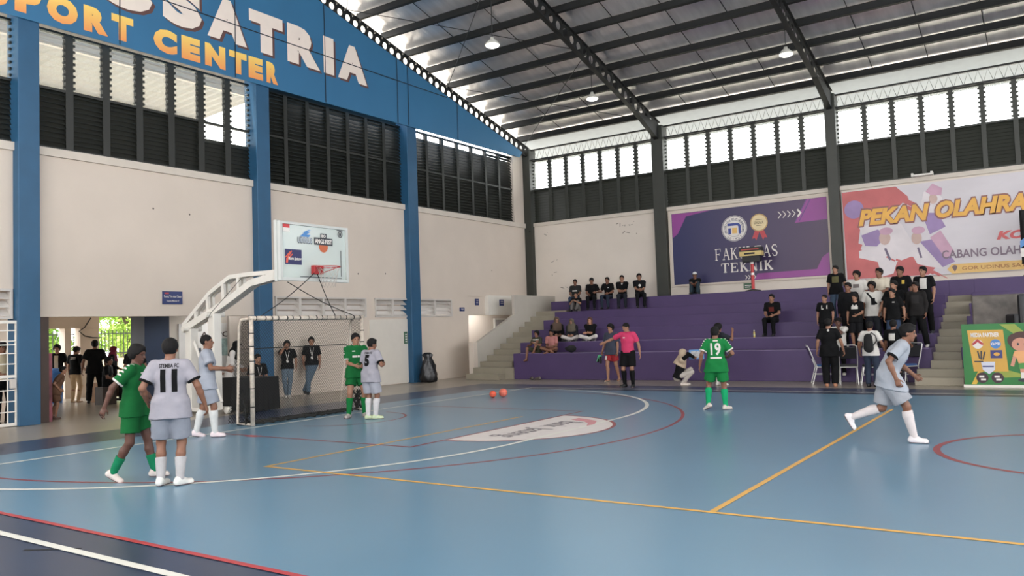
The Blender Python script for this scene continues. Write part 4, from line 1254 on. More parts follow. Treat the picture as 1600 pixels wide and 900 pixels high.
M_SEATB = mat('seat_black', (30, 30, 34), 0.5)
chair(8.42, 10.55, 20, 'chrome chair with blue seat, leftmost by the bleachers, turned right', M_SEAT, M_PURPLE)
chair(9.02, 10.45, 105, 'empty chrome chair with black back, second from left by the bleachers', M_SEATB, M_SEATB)
chair(9.62, 10.4, 195, 'chrome chair turned left behind the man in jeans and white shirt', M_SEATB, mat('seat_indigo', (46, 44, 74), 0.6))
chair(10.3, 10.75, 240, 'chrome chair rightmost of the row, half hidden by the running player', M_SEAT, M_SEATB)

# right hand corner: banner on a box, marbled panel, armchair
t = MB().box((11.66, 9.86, 0.06), (16, 10.05, 1.44)).build('media_banner', mat('banner_green', (42, 116, 56), 0.45, 0.12, 1.2, bump=0.3, bscale=3))
tag(t, 'green sports banner with a sponsor panel and a football at the lower right', 'banner')
MB().box((11.64, 9.84, 0.0), (16, 10.07, 0.06)).build('base_frame', M_WHITE, t)
G = Frame((11.66, 9.86, 0), (1, 0, 0), (0, 0, 1))
puts(G, 'leaf_print', [poly2d((0.75, 1.42), (1.05, 1.42), (1.3, 1.15), (1.15, 1.1)), poly2d((0.5, 0.42), (0.9, 0.38), (1.3, 0.25), (0.8, 0.22)), poly2d((1.35, 0.5), (1.7, 0.3), (1.7, 0.2), (1.3, 0.42))], mat('leaf_olive', (146, 160, 70), 0.5), t, 0.003)
G.put('stripe_print', merge2d(poly2d((0.14, 0.07), (0.24, 0.07), (0.4, 0.4), (0.3, 0.4)), poly2d((1.3, 0.36), (2.0, 0.12), (2.0, 0.22), (1.36, 0.44))), mat('stripe_yellow', (206, 170, 62), 0.5), t, 0.005)
G.put('sponsor_panel', poly2d((0.11, 1.3), (0.82, 1.3), (0.88, 0.36), (0.2, 0.36)), mat('panel_yellow', (206, 160, 70), 0.45, 0.1, 1.5), t, 0.006)
G.put('lettering', fit2d(text2d('MEDIA PARTNER', 0.04), 0.18, 0.74, 1.14, 1.24), M_CREAM, t, 0.010)
def dot(x, z, r, m): G.put('emblem', disc2d(x, z, r, 22), m, t, 0.010)
dot(0.31, 0.98, 0.105, M_CREAM)
G.put('emblem', poly2d((0.18, 0.98), (0.31, 1.1), (0.44, 0.98), (0.39, 0.96), (0.31, 1.03), (0.23, 0.96)), M_RLINE2, t, 0.013)
dot(0.66, 0.98, 0.105, mat('print_blue2', (74, 128, 190), 0.4))
G.put('lettering', fit2d(text2d('OPTI', 0.03), 0.57, 0.75, 0.95, 1.01), M_CREAM, t, 0.013)
G.put('emblem', merge2d(stroke2d([(0.3, 0.82), (0.33, 0.66)], 0.03), stroke2d([(0.37, 0.82), (0.36, 0.64)], 0.03), stroke2d([(0.44, 0.8), (0.4, 0.64)], 0.03), rect2d(0.22, 0.57, 0.4, 0.6)), M_BKL, t, 0.010)
G.put('emblem', rect2d(0.55, 0.66, 0.78, 0.84), mat('emblem_navy', (52, 54, 110), 0.4), t, 0.010)
G.put('emblem', disc2d(0.67, 0.75, 0.06, 16, 0.04), M_GOLD, t, 0.013)
G.put('emblem', poly2d((0.35, 0.58), (0.63, 0.58), (0.62, 0.4), (0.5, 0.3), (0.38, 0.4)), mat('shield_pale', (204, 206, 220), 0.4), t, 0.010)
G.put('lettering', rect2d(0.38, 0.46, 0.6, 0.49), mat('emblem_navy', (52, 54, 110), 0.4), t, 0.013)
for x in (0.36, 0.66):
    dot(x, 0.22, 0.12, mat('emblem_dark', (52, 30, 40), 0.4))
    G.put('lettering', merge2d(rect2d(x - 0.06, 0.22, x + 0.04, 0.27), rect2d(x - 0.03, 0.16, x + 0.07, 0.2)), M_CREAM, t, 0.013)
# plain footballer figure and ball printed on it
SKN = mat('print_skin', (206, 146, 122), 0.5)
HR = mat('print_hair', (74, 44, 40), 0.5)
G.put('figure_print', merge2d(disc2d(1.17, 1.03, 0.26, 26, 0.22), disc2d(1.3, 1.12, 0.16, 18), disc2d(1.05, 1.05, 0.16, 18)), HR, t, 0.007)
G.put('figure_print', merge2d(disc2d(1.14, 0.96, 0.17, 24, 0.15), disc2d(1.34, 0.96, 0.05, 12), stroke2d([(1.02, 0.72), (0.96, 0.5)], 0.07), stroke2d([(1.36, 0.76), (1.44, 0.66), (1.32, 0.6)], 0.07), stroke2d([(1.14, 0.5), (1.15, 0.36)], 0.09), stroke2d([(1.36, 0.52), (1.4, 0.44)], 0.08)), SKN, t, 0.010)
G.put('figure_print', poly2d((1.02, 0.82), (1.32, 0.82), (1.38, 0.7), (1.32, 0.56), (1.08, 0.54), (1.04, 0.68), (0.98, 0.72)), mat('print_orange', (226, 166, 112), 0.5), t, 0.012)
G.put('figure_print', poly2d((1.08, 0.54), (1.36, 0.58), (1.42, 0.48), (1.28, 0.42), (1.08, 0.42)), mat('print_green', (76, 146, 72), 0.5), t, 0.012)
G.put('figure_print', merge2d(rect2d(1.11, 0.2, 1.19, 0.34), rect2d(1.37, 0.36, 1.44, 0.44)), M_CREAM, t, 0.012)
G.put('figure_print', merge2d(disc2d(1.15, 0.17, 0.1, 16, 0.04), disc2d(1.09, 0.97, 0.02, 10, 0.03), disc2d(1.22, 0.97, 0.02, 10, 0.03)), M_BKL, t, 0.014)
G.put('ball_print', disc2d(1.42, 0.25, 0.14, 26), M_CREAM, t, 0.012)
G.put('ball_print', merge2d(*[disc2d(1.42 + 0.1 * math.cos(a * 1.257), 0.25 + 0.1 * math.sin(a * 1.257), 0.033, 6) for a in range(5)], disc2d(1.42, 0.25, 0.04, 5)), M_BKL, t, 0.015)
G.put('lettering', fit2d(text2d('SEMARANG', 0.05), 1.62, 3.6, 0.86, 1.12), mat('print_navy', (26, 28, 84), 0.4), t, 0.010)
G.put('lettering', fit2d(text2d('SEMARANG', 0.02), 1.63, 3.59, 0.88, 1.1), M_CREAM, t, 0.013)
t = MB().box((11.74, 11.75, 0.86), (12.9, 12.05, 2.13)).build('marbled_panel', mat('marble_grey', (92, 84, 78), 0.45, 0.45, 3.5, bump=0.2, bscale=8), None, bevel=0.03)
tag(t, 'dark grey marbled panel standing behind the green sports banner', 'panel')
t = empty('padded_armchair', (12.95, 11.4, 0.86), math.radians(200), 'black padded armchair at the right edge above the green banner', 'armchair')
MB().box((-0.3, -0.3, 0.3), (0.3, 0.3, 0.5)).build('seat', M_SEATB, t, bevel=0.05)
MB().box((-0.32, 0.2, 0.45), (0.32, 0.36, 1.25)).build('backrest', M_SEATB, t, bevel=0.06)
for s in (-1, 1):
    MB().box((s * 0.36 - 0.07, -0.3, 0.3), (s * 0.36 + 0.07, 0.32, 0.78)).build('armrest', M_SEATB, t, bevel=0.05)
    for q in (-0.25, 0.25):
        MB().box((s * 0.3 - 0.025, q - 0.025, 0), (s * 0.3 + 0.025, q + 0.025, 0.3)).build('leg', M_STEEL, t)
t = empty('corner_flag', (12.82, 15.95, 2.70), 0, 'black and blue cloth flag on a stand cut by the right edge', 'flag')
MB().tube([(0.1, 0, 0.02), (0.1, 0, 1.95)], 0.02, 8).lathe([(0.2, 0), (0.2, 0.03), (0.02, 0.04)], (0.1, 0, 0), 16).build('pole', M_STEEL, t)
fv, ff = [], []
for i in range(9):
    for j in range(13):
        fv.append((0.1 - 0.2 + 0.06 * i, -0.03 + 0.03 * math.sin(i * 1.3 + j * 0.3), 0.35 + 1.55 * j / 12))
for i in range(8):
    for j in range(12):
        ff.append((i * 13 + j, (i + 1) * 13 + j, (i + 1) * 13 + j + 1, i * 13 + j + 1))
fo = mesh_obj('cloth', fv, ff, M_BLACK, t, True)
fo.modifiers.new('thickness', 'SOLIDIFY').thickness = 0.02
Frame((0, -0.09, 0), (1, 0, 0), (0, 0, 1)).put('blue_stripe', poly2d((-0.12, 1.0), (0.3, 1.35), (0.3, 1.1), (-0.12, 0.8)), mat('print_blue', (70, 130, 190), 0.4), t, 0.002)
Frame((0, -0.09, 0), (1, 0, 0), (0, 0, 1)).put('white_stripe', rect2d(-0.12, 0.55, 0.3, 0.8), M_CREAM, t, 0.002)

# bottles, bag and shoes left on the bleachers
def bottle(x, y, z, c, label):
    t = MB().lathe([(0.028, 0), (0.03, 0.01), (0.03, 0.13), (0.014, 0.18), (0.014, 0.2)], n=14).build('drink_bottle', mat('bottle_%d' % c[0], c, 0.25), None, True)
    t.location = (x, y, z)
    MB().lathe([(0.016, 0.2), (0.016, 0.222)], n=12).build('cap', M_CREAM, t)
    MB().lathe([(0.0312, 0.05), (0.0312, 0.1)], n=14).build('sleeve', mat('bottle_sleeve', (190, 186, 130), 0.4), t)
    return tag(t, label, 'bottle', 'bottles left on the bleachers')


bottle(6.05, 12.35, 1.2, (196, 176, 96), 'yellow drink bottle standing alone on the second bleacher step')
bottle(8.06, 12.2, 1.2, (150, 150, 156), 'clear bottle beside a crumpled plastic bag near the crowd, left one')
bottle(8.2, 12.22, 1.2, (128, 140, 150), 'clear bottle beside a crumpled plastic bag near the crowd, right one')
o = sphere(0.2, 10)
o.v = [(x * (1 + 0.2 * math.sin(9 * y + 5 * z)), y * 0.7, z * 0.55 * (1 + 0.25 * math.sin(11 * x))) for x, y, z in o.v]
zmin = min(v[2] for v in o.v)
o = o.build('shoulder_bag', M_BLACK, None, True)
o.location = (0.28, 11.45, 0.86 - zmin)
tag(o, 'soft black bag on the lowest bleacher step beside the boy in pink', 'bag')
t = MB().bar((6.52, -8.16, 0.0085), (6.92, -7.9, 0.0085), 0.035, 0.001).build('tape_strip', M_TAPE)
tag(t, 'short black tape strip across the near white line at lower left', 'tape')

# ------------------------------------------------------------------ people: one continuous skinned surface each, clothes and hair as its parts
def nrm(v):
    return v / (np.linalg.norm(v) + 1e-9)


A3 = lambda *v: np.array(v, float)


def rotx(a):
    c, s = math.cos(a), math.sin(a)
    return np.array([[1, 0, 0], [0, c, -s], [0, s, c]])


def roty(a):
    c, s = math.cos(a), math.sin(a)
    return np.array([[c, 0, s], [0, 1, 0], [-s, 0, c]])


def rotz(a):
    c, s = math.cos(a), math.sin(a)
    return np.array([[c, -s, 0], [s, c, 0], [0, 0, 1]])


def cap(a, b, ra, rb):
    a, b = np.asarray(a, float), np.asarray(b, float)
    ba = b - a
    l2 = ba @ ba + 1e-12

    def f(P):
        pa = P - a
        h = np.clip(pa @ ba / l2, 0, 1)
        return np.sqrt(((pa - h[:, None] * ba) ** 2).sum(1)) - (ra + (rb - ra) * h)
    r = max(ra, rb)
    return f, np.minimum(a, b) - r, np.maximum(a, b) + r


def ecap(a, b, ra, rb, R, sy):
    """capsule squashed along the local forward axis (column 1 of R)"""
    a, b = np.asarray(a, float), np.asarray(b, float)
    S = np.array([1, 1 / sy, 1])
    bl = ((b - a) @ R) * S
    l2 = bl @ bl + 1e-12

    def f(P):
        q = ((P - a) @ R) * S
        h = np.clip(q @ bl / l2, 0, 1)
        return (np.sqrt(((q - h[:, None] * bl) ** 2).sum(1)) - (ra + (rb - ra) * h)) * (0.5 + 0.5 * min(sy, 1))
    r = max(ra, rb) * max(1, sy)
    return f, np.minimum(a, b) - r, np.maximum(a, b) + r


def ell(c, R, r):
    c, r = np.asarray(c, float), np.asarray(r, float)

    def f(P):
        q = ((P - c) @ R) / r
        k0 = np.sqrt((q ** 2).sum(1))
        k1 = np.sqrt(((q / r) ** 2).sum(1)) + 1e-9
        return k0 * (k0 - 1) / k1
    m = r.max()
    return f, c - m, c + m


def cut(pr, p0, n):
    f, lo, hi = pr
    n = nrm(np.asarray(n, float))
    p0 = np.asarray(p0, float)
    return (lambda P: np.maximum(f(P), (P - p0) @ n)), lo, hi


def grow(pr, d):
    f, lo, hi = pr
    return (lambda P: f(P) - d), lo - d, hi + d


def both(pr, g):
    f, lo, hi = pr
    return (lambda P: np.maximum(f(P), g(P))), lo, hi


def field(prims, h, subs=(), wrinkle=0.0, cuts=()):
    """prims: (prim, k) pairs blended in order -> vertices and quads of the zero surface"""
    lo = np.min([p[1] for p, k in prims], 0) - 3 * h
    hi = np.max([p[2] for p, k in prims], 0) + 3 * h
    n = np.ceil((hi - lo) / h).astype(int) + 1
    F = np.full(n, 1.0, np.float32)
    ax = [lo[i] + h * np.arange(n[i]) for i in range(3)]

    def block(pr, pad):
        i0 = np.maximum(0, np.floor((pr[1] - pad - lo) / h).astype(int))
        i1 = np.minimum(n, np.ceil((pr[2] + pad - lo) / h).astype(int) + 1)
        if (i1 <= i0).any():
            return None, None, None
        sl = tuple(slice(a, b) for a, b in zip(i0, i1))
        X = np.stack(np.meshgrid(*[ax[i][sl[i]] for i in range(3)], indexing='ij'), -1).reshape(-1, 3)
        return sl, X, tuple(i1 - i0)
    for pr, k in prims:
        sl, X, shp = block(pr, max(k, 0.0) + 2 * h)
        if sl is None:
            continue
        d = pr[0](X).reshape(shp).astype(np.float32)
        a = F[sl]
        if k > 0:
            q = np.clip(0.5 + 0.5 * (a - d) / k, 0, 1)
            F[sl] = a + (d - a) * q - k * q * (1 - q)
        else:
            F[sl] = np.minimum(a, d)
    for pr in subs:
        sl, X, shp = block(pr, 2 * h)
        if sl is not None:
            F[sl] = np.maximum(F[sl], -pr[0](X).reshape(shp))
    if wrinkle or cuts:
        X = np.stack(np.meshgrid(*ax, indexing='ij'), -1)
        if wrinkle:
            x, y, z = X[..., 0], X[..., 1], X[..., 2]
            F += wrinkle * (np.sin(31 * x + 23 * z + 2 * np.sin(9 * y)) * 0.5 + np.sin(47 * z - 18 * x + 11 * y) * 0.5 + 0.6 * np.sin(22 * y + 13 * z + 1.0))
        for p0, nn in cuts:
            F = np.maximum(F, (X - p0) @ nn)
    return surface_nets(F, lo, h)


def surface_nets(F, lo, h):
    S = F < 0
    n = F.shape
    C = np.zeros((n[0] - 1, n[1] - 1, n[2] - 1), np.int8)
    for i in (0, 1):
        for j in (0, 1):
            for k in (0, 1):
                C += S[i:n[0] - 1 + i, j:n[1] - 1 + j, k:n[2] - 1 + k]
    act = (C > 0) & (C < 8)
    idx = np.argwhere(act)
    if not len(idx):
        return np.zeros((0, 3)), np.zeros((0, 4), int)
    V = {}
    for i in (0, 1):
        for j in (0, 1):
            for k in (0, 1):
                V[i, j, k] = F[idx[:, 0] + i, idx[:, 1] + j, idx[:, 2] + k]
    acc = np.zeros((len(idx), 3))
    cnt = np.zeros(len(idx))
    for a in V:
        for d in range(3):
            if a[d] == 0:
                b = list(a)
                b[d] = 1
                f0, f1 = V[a], V[tuple(b)]
                m = (f0 < 0) != (f1 < 0)
                t = np.where(m, f0 / np.where(m, f0 - f1, 1), 0)
                p = np.tile(np.array(a, float), (len(idx), 1))
                p[:, d] = t
                acc += p * m[:, None]
                cnt += m
    P = lo + h * (idx + acc / cnt[:, None])
    ID = np.full(act.shape, -1, np.int64)
    ID[act] = np.arange(len(idx))
    Q = []
    for d in range(3):
        e1, e2 = [(1, 2), (2, 0), (0, 1)][d]
        s0 = [slice(0, n[i]) for i in range(3)]
        s1 = [slice(0, n[i]) for i in range(3)]
        s0[d], s1[d] = slice(0, n[d] - 1), slice(1, n[d])
        A, B = S[tuple(s0)], S[tuple(s1)]
        g = np.argwhere(A != B)
        g = g[(g[:, e1] > 0) & (g[:, e2] > 0) & (g[:, e1] < n[e1] - 1) & (g[:, e2] < n[e2] - 1)]
        o1, o2 = np.zeros(3, int), np.zeros(3, int)
        o1[e1], o2[e2] = 1, 1
        q = np.stack([ID[tuple((g - o1 - o2).T)], ID[tuple((g - o2).T)], ID[tuple(g.T)], ID[tuple((g - o1).T)]], 1)
        fl = ~A[tuple(g.T)]
        q[fl] = q[fl][:, ::-1]
        Q.append(q)
    Q = np.concatenate(Q)
    return P, Q[(Q >= 0).all(1)]


def np_mesh(name, P, Q, m, parent, smooth=True):
    me = bpy.data.meshes.new(name)
    me.vertices.add(len(P))
    me.vertices.foreach_set('co', np.asarray(P, np.float32).ravel())
    me.loops.add(len(Q) * 4)
    me.loops.foreach_set('vertex_index', np.asarray(Q, np.int32).ravel())
    me.polygons.add(len(Q))
    me.polygons.foreach_set('loop_start', np.arange(0, len(Q) * 4, 4, dtype=np.int32))
    me.update(calc_edges=True)
    me.validate()
    if smooth:
        me.shade_smooth()
    me.materials.append(m)
    o = bpy.data.objects.new(name, me)
    COL.objects.link(o)
    o.parent = parent
    return o


def ik(a, t, l1, l2, pole):
    d = t - a
    L = min(np.linalg.norm(d), (l1 + l2) * 0.998)
    L = max(L, abs(l1 - l2) + 0.02)
    u = nrm(d)
    x = (l1 * l1 - l2 * l2 + L * L) / (2 * L)
    hh = math.sqrt(max(l1 * l1 - x * x, 0))
    p = nrm(pole - (pole @ u) * u)
    return a + u * x + p * hh, a + u * L


SKINS = {}


def skin_mat(c):
    return mat('skin_%d_%d_%d' % c, c, 0.55, 0.06, 14)


def cloth_mat(c, rough=0.85):
    return mat('cloth_%d_%d_%d' % c, c, rough, 0.07, 9, bump=0.15, bscale=60, spec=0.2)


HAIR_M = mat('hair_black', (13, 11, 11), 0.75, 0.3, 40, bump=0.3, bscale=90, spec=0.25)
EYE_M = mat('eye_dark', (36, 28, 26), 0.3)
BROWN, TAN, DARK = (124, 84, 64), (150, 108, 85), (86, 54, 42)


def person(label, pos, face, H=1.68, skin=TAN, hair='short', top=None, bottom=None, sock=None, shoe=(214, 212, 206), pose=None, h=0.011, group=None, hijab=None, prints=(), hair_m=None, capc=(214, 214, 212), sole=(120, 104, 104), drape=0.02):
    """top: dict(c, sleeve 'short'|'long', hem, cuff, collar); bottom: dict(c, kind 'shorts'|'pants', cut); sock: dict(c, top)"""
    p = dict(pel=(0, 0, 0.95), lean=0, side=0, twist=0, tilt=None, head=(0, 0), fl=(-0.1, 0.0, 0.085), fr=(0.1, 0.0, 0.085), fyl=6, fyr=-6, fpl=0, fpr=0,
             hl=None, hr=None, pl=(-0.25, 1, 0), pr=(0.25, 1, 0), el=(-0.5, -1, -0.2), er=(0.5, -1, -0.2), curl=0.5, palm=None, hla=None, hra=None)
    if pose:
        p.update(pose)
    s = H / 1.72
    root = empty('person', pos, math.radians(face) - math.pi / 2, label, 'person', group)
    R0 = rotx(-math.radians(p['tilt'] if p['tilt'] is not None else p['lean'] * 0.45))
    Rc = rotz(math.radians(p['twist'])) @ rotx(-math.radians(p['lean'])) @ roty(math.radians(p['side']))
    Rh = rotz(math.radians(p['twist'] + p['head'][0])) @ rotx(math.radians(p['head'][1]))
    pel = A3(*p['pel'])
    waist = pel + R0 @ A3(0, 0, 0.12)
    chest = waist + Rc @ A3(0, 0, 0.2)
    neck = chest + Rc @ A3(0, -0.012, 0.21)
    hd = neck + Rc @ A3(0, 0.012, 0.045) + Rh @ A3(0, 0.012, 0.085)
    J = {}
    for sd, sg in (('l', -1), ('r', 1)):
        sh = chest + Rc @ A3(sg * 0.178, -0.005, 0.145)
        if p['h' + sd + 'a'] is not None:
            tgt = A3(*p['h' + sd + 'a'])
        else:
            t_ = p['h' + sd] or (0.07, 0.05, -0.53)
            tgt = sh + Rc @ A3(sg * t_[0], t_[1], t_[2]) if p['h' + sd] else sh + A3(sg * t_[0], t_[1], t_[2])
        e_, wr = ik(sh, tgt, 0.29, 0.25, Rc @ A3(*p['e' + sd]))
        hip = pel + R0 @ A3(sg * 0.088, 0, -0.03)
        kn, an = ik(hip, A3(*p['f' + sd]), 0.43, 0.42, A3(*p['p' + sd]))
        J[sd] = dict(sh=sh, el=e_, wr=wr, hip=hip, kn=kn, an=an, sg=sg)
    prims = []

    def add(pr, k=0.025):
        prims.append((pr, k))
    # trunk
    add(ecap(pel + R0 @ A3(0, 0, -0.03), pel + R0 @ A3(0, 0, 0.05), 0.15, 0.14, R0, 0.72))
    add(ecap(waist, chest + Rc @ A3(0, 0, 0.0), 0.128, 0.15, Rc, 0.68), 0.05)
    add(ecap(chest, chest + Rc @ A3(0, 0, 0.08), 0.15, 0.135, Rc, 0.7), 0.04)
    add(cap(J['l']['sh'] + Rc @ A3(0.03, 0, 0.0), J['r']['sh'] + Rc @ A3(-0.03, 0, 0.0), 0.056, 0.056), 0.05)
    add(cap(chest + Rc @ A3(0, 0, 0.13), neck + Rc @ A3(0, 0.012, 0.06), 0.062, 0.05), 0.05)
    # head
    add(ell(hd + Rh @ A3(0, -0.012, 0.028), Rh, (0.074, 0.094, 0.094)), 0.02)
    add(ell(hd + Rh @ A3(0, 0.018, -0.042), Rh, (0.057, 0.07, 0.07)), 0.03)
    add(ell(hd + Rh @ A3(0, 0.06, -0.095), Rh, (0.026, 0.024, 0.02)), 0.02)
    add(cap(hd + Rh @ A3(0, 0.084, 0.008), hd + Rh @ A3(0, 0.1, -0.026), 0.009, 0.014), 0.012)
    add(cap(hd + Rh @ A3(-0.02, 0.083, -0.062), hd + Rh @ A3(0.02, 0.083, -0.062), 0.009, 0.009), 0.008)
    add(cap(hd + Rh @ A3(-0.04, 0.074, 0.03), hd + Rh @ A3(0.04, 0.074, 0.03), 0.012, 0.012), 0.015)
    for sg in (-1, 1):
        add(ell(hd + Rh @ A3(sg * 0.076, -0.008, -0.008), Rh, (0.014, 0.022, 0.032)), 0.008)
    # limbs
    for sd in 'lr':
        j = J[sd]
        sg = j['sg']
        add(cap(j['sh'], j['el'], 0.05, 0.038), 0.03)
        add(cap(j['el'], j['el'] * 0.65 + j['wr'] * 0.35, 0.038, 0.038), 0.02)
        add(cap(j['el'] * 0.65 + j['wr'] * 0.35, j['wr'], 0.038, 0.026), 0.02)
        d = nrm(j['kn'] - j['hip'])
        add(cap(j['hip'], j['kn'], 0.083, 0.056), 0.03)
        dn = nrm(j['an'] - j['kn'])
        md = (j['hip'] + j['an']) / 2 - j['kn']
        md = md - (md @ dn) * dn
        bk = nrm(md) if np.linalg.norm(md) > 0.02 else A3(0, -1, 0)
        cm = j['kn'] * 0.68 + j['an'] * 0.32 + bk * 0.012
        j['cm'] = cm
        add(cap(j['kn'], cm, 0.05, 0.054), 0.02)
        add(cap(cm, j['an'], 0.054, 0.036), 0.02)
        fy, fp = math.radians(p['fy' + sd]), math.radians(p['fp' + sd])
        Rf = rotz(fy) @ rotx(fp)
        j['Rf'] = Rf
        add(ecap(j['an'] + Rf @ A3(0, -0.035, -0.05), j['an'] + Rf @ A3(0, 0.12, -0.058), 0.034, 0.03, Rf, 1.0), 0.03)
        add(cap(j['an'], j['an'] + Rf @ A3(0, 0.03, -0.04), 0.036, 0.034), 0.02)
        # hand
        dh = nrm(j['wr'] - j['el'])
        n_ = nrm(Rc @ (A3(*p['palm']) if p['palm'] else A3(-sg, 0.15, 0)))
        n_ = n_ - (n_ @ dh) * dh
        if np.linalg.norm(n_) < 0.3:
            n_ = A3(0, 0, -1) - (A3(0, 0, -1) @ dh) * dh
        n_ = nrm(n_)
        lat = nrm(np.cross(dh, n_))
        fw = Rc @ A3(0, 1, 0.2)
        if lat @ fw < 0:
            lat = -lat          # thumb side
        rr = max(0.0085, h * 0.78)
        fr_ = np.stack([lat, n_, dh], 1)
        add(ecap(j['wr'] + dh * 0.02, j['wr'] + dh * 0.07, 0.032, 0.038, fr_, 0.42), 0.012)
        cu = p['curl']
        for q in range(4):
            b0 = j['wr'] + dh * (0.088 - 0.004 * abs(q - 1)) + lat * (0.033 - 0.022 * q)
            L = [0.038, 0.043, 0.04, 0.031][q]
            a_, pp = cu * (0.6 + 0.1 * q), b0
            for sgm in (1.0, 0.72, 0.55):
                dd = dh * math.cos(a_) + n_ * math.sin(a_)
                q2 = pp + dd * L * sgm
                add(cap(pp, q2, rr, rr * 0.9), 0.002)
                pp, a_ = q2, a_ + cu
        t0 = j['wr'] + dh * 0.025 + lat * 0.026
        t1 = t0 + (dh * 0.6 + lat * 0.62 + n_ * 0.4) * 0.042
        t2 = t1 + (dh * 0.86 + lat * 0.18 + n_ * 0.5) * 0.036
        add(cap(t0, t1, rr * 1.35, rr * 1.1), 0.01)
        add(cap(t1, t2, rr * 1.1, rr * 0.95), 0.003)
        j['dh'] = dh
    P, Q = field(prims, h / s, subs=[ell(hd + Rh @ A3(sg * 0.031, 0.09, 0.008), Rh, (0.017, 0.012, 0.01)) for sg in (-1, 1)])
    np_mesh('body', P * s, Q, skin_mat(skin), root)
    eb = MB()
    for sg in (-1, 1):
        c = (hd + Rh @ A3(sg * 0.031, 0.0755, 0.008)) * s
        sp = sphere(0.0115 * s, 6)
        eb.add([(x + c[0], y + c[1], z + c[2]) for x, y, z in sp.v], sp.f)
    eb.build('eyes', EYE_M, root, True)
    # hair
    hb = hd + Rh @ A3(0, -0.014, 0.03)
    up_, fwd = Rh @ A3(0, 0, 1), Rh @ A3(0, 1, 0)
    if hijab is None and hair:
        g_ = {'short': 0.016, 'buzz': 0.004, 'curly': 0.032, 'long': 0.016, 'cap': 0.016, 'full': 0.024}[hair]
        base = ell(hb, Rh, (0.076 + g_, 0.094 + g_, 0.094 + g_))
        hl = hd + Rh @ A3(0, 0.083, 0.062)
        nA = Rh @ A3(0, 0.78, -0.62)
        fr_ = cut(base, hl, nA)
        low = -0.06 if hair in ('short', 'curly', 'full') else -0.04
        fr_ = cut(fr_, hd + Rh @ A3(0, 0.0, low), -up_)
        fr_ = both(fr_, lambda P_: np.minimum(-((P_ - hd) @ up_) + 0.012, ((P_ - hd) @ fwd) - 0.012))
        hp = [(fr_, 0)]
        if hair in ('curly', 'full', 'short'):
            # fringe
            hp.append((ell(hd + Rh @ A3(0, 0.05, 0.1), Rh, (0.06, 0.034 + g_ * 0.25, 0.018 + g_ * 0.35)), 0.012))
        if hair == 'long':
            hp.append((ecap(hb + Rh @ A3(0, -0.05, 0.0), chest + Rc @ A3(0, -0.1, 0.04), 0.085, 0.07, Rh, 0.6), 0.02))
            for sg in (-1, 1):
                hp.append((cap(hd + Rh @ A3(sg * 0.075, 0.0, 0.03), chest + Rc @ A3(sg * 0.1, 0.06, 0.06), 0.03, 0.024), 0.02))
        P, Q = field(hp, h * 0.9 / s, wrinkle=0.004 if hair in ('curly', 'full') else 0.0015)
        np_mesh('hair', P * s, Q, hair_m or HAIR_M, root)
        if hair == 'cap':
            cp = [(cut(ell(hb + up_ * 0.012, Rh, (0.098, 0.118, 0.108)), hd + Rh @ A3(0, 0, 0.045), -up_), 0), (cut(cut(ell(hd + Rh @ A3(0, 0.1, 0.05), Rh, (0.075, 0.085, 0.03)), hd + Rh @ A3(0, 0, 0.072), up_), hd + Rh @ A3(0, 0, 0.04), -up_), 0.004)]
            P, Q = field(cp, h * 0.8 / s)
            np_mesh('cap', P * s, Q, cloth_mat(capc), root)
    elif hijab is not None:
        hp = [(ell(hb + Rh @ A3(0, 0.004, 0.004), Rh, (0.1, 0.118, 0.114)), 0), (ecap(hd + Rh @ A3(0, 0, -0.05), chest + Rc @ A3(0, -0.005, 0.12), 0.09, 0.16, Rc, 0.8), 0.04),
              (ecap(chest + Rc @ A3(0, 0.0, 0.14), chest + Rc @ A3(0, 0.01, min(drape, 0.02) - 0.02), 0.185, 0.2 + 0.1 * (0.02 - drape), Rc, 0.74), 0.04)]
        if drape < 0:
            hp.append((cap(J['l']['sh'], J['r']['sh'], 0.088, 0.088), 0.05))
            hp.append((ecap(hd + Rh @ A3(0, -0.03, -0.04), chest + Rc @ A3(0, -0.1, -0.02), 0.1, 0.17, Rc, 0.8), 0.04))
        P, Q = field(hp, h / s, subs=[ell(hd + Rh @ A3(0, 0.115, -0.01), Rh, (0.058, 0.075, 0.085))], wrinkle=0.003, cuts=[(chest + Rc @ A3(0, 0, drape), Rc @ A3(0, -0.25, -1) / 1.03)])
        np_mesh('headscarf', P * s, Q, cloth_mat(hijab), root)
    hs = h * 1.15 / s
    # top
    shirt = None
    if top:
        c = top['c']
        hem = top.get('hem', -0.12)
        lo_ = top.get('loose', 0.0)
        tp = [(ecap(pel + R0 @ A3(0, 0, hem - 0.1), waist, 0.205 + lo_ * 1.3, 0.152 + lo_, R0, 0.72), 0), (ecap(waist, chest, 0.154 + lo_, 0.172 + lo_ * 0.7, Rc, 0.74), 0.05),
              (ecap(chest, chest + Rc @ A3(0, 0, 0.085), 0.172 + lo_ * 0.5, 0.152, Rc, 0.74), 0.04),
              (cap(J['l']['sh'] + Rc @ A3(0.02, 0, 0.0), J['r']['sh'] + Rc @ A3(-0.02, 0, 0.0), 0.072, 0.072), 0.045)]
        tp = [(cut(tp[0][0], pel + R0 @ A3(0, 0, hem), -(R0 @ A3(0, 0, 1))), 0)] + tp[1:]
        if hem < -0.05:
            for sd in 'lr':
                j = J[sd]
                d = nrm(j['kn'] - j['hip'])
                if d[2] < -0.7:
                    rr = 0.116 + lo_ * 0.6 + (bottom or {}).get('loose', 0.0)
                    tp.append((cut(cap(j['hip'] + A3(0, 0, 0.06), j['hip'] + d * 0.2, rr - 0.012, rr + 0.004), pel + R0 @ A3(0, 0, hem), -(R0 @ A3(0, 0, 1))), 0.02))
        sl = {}
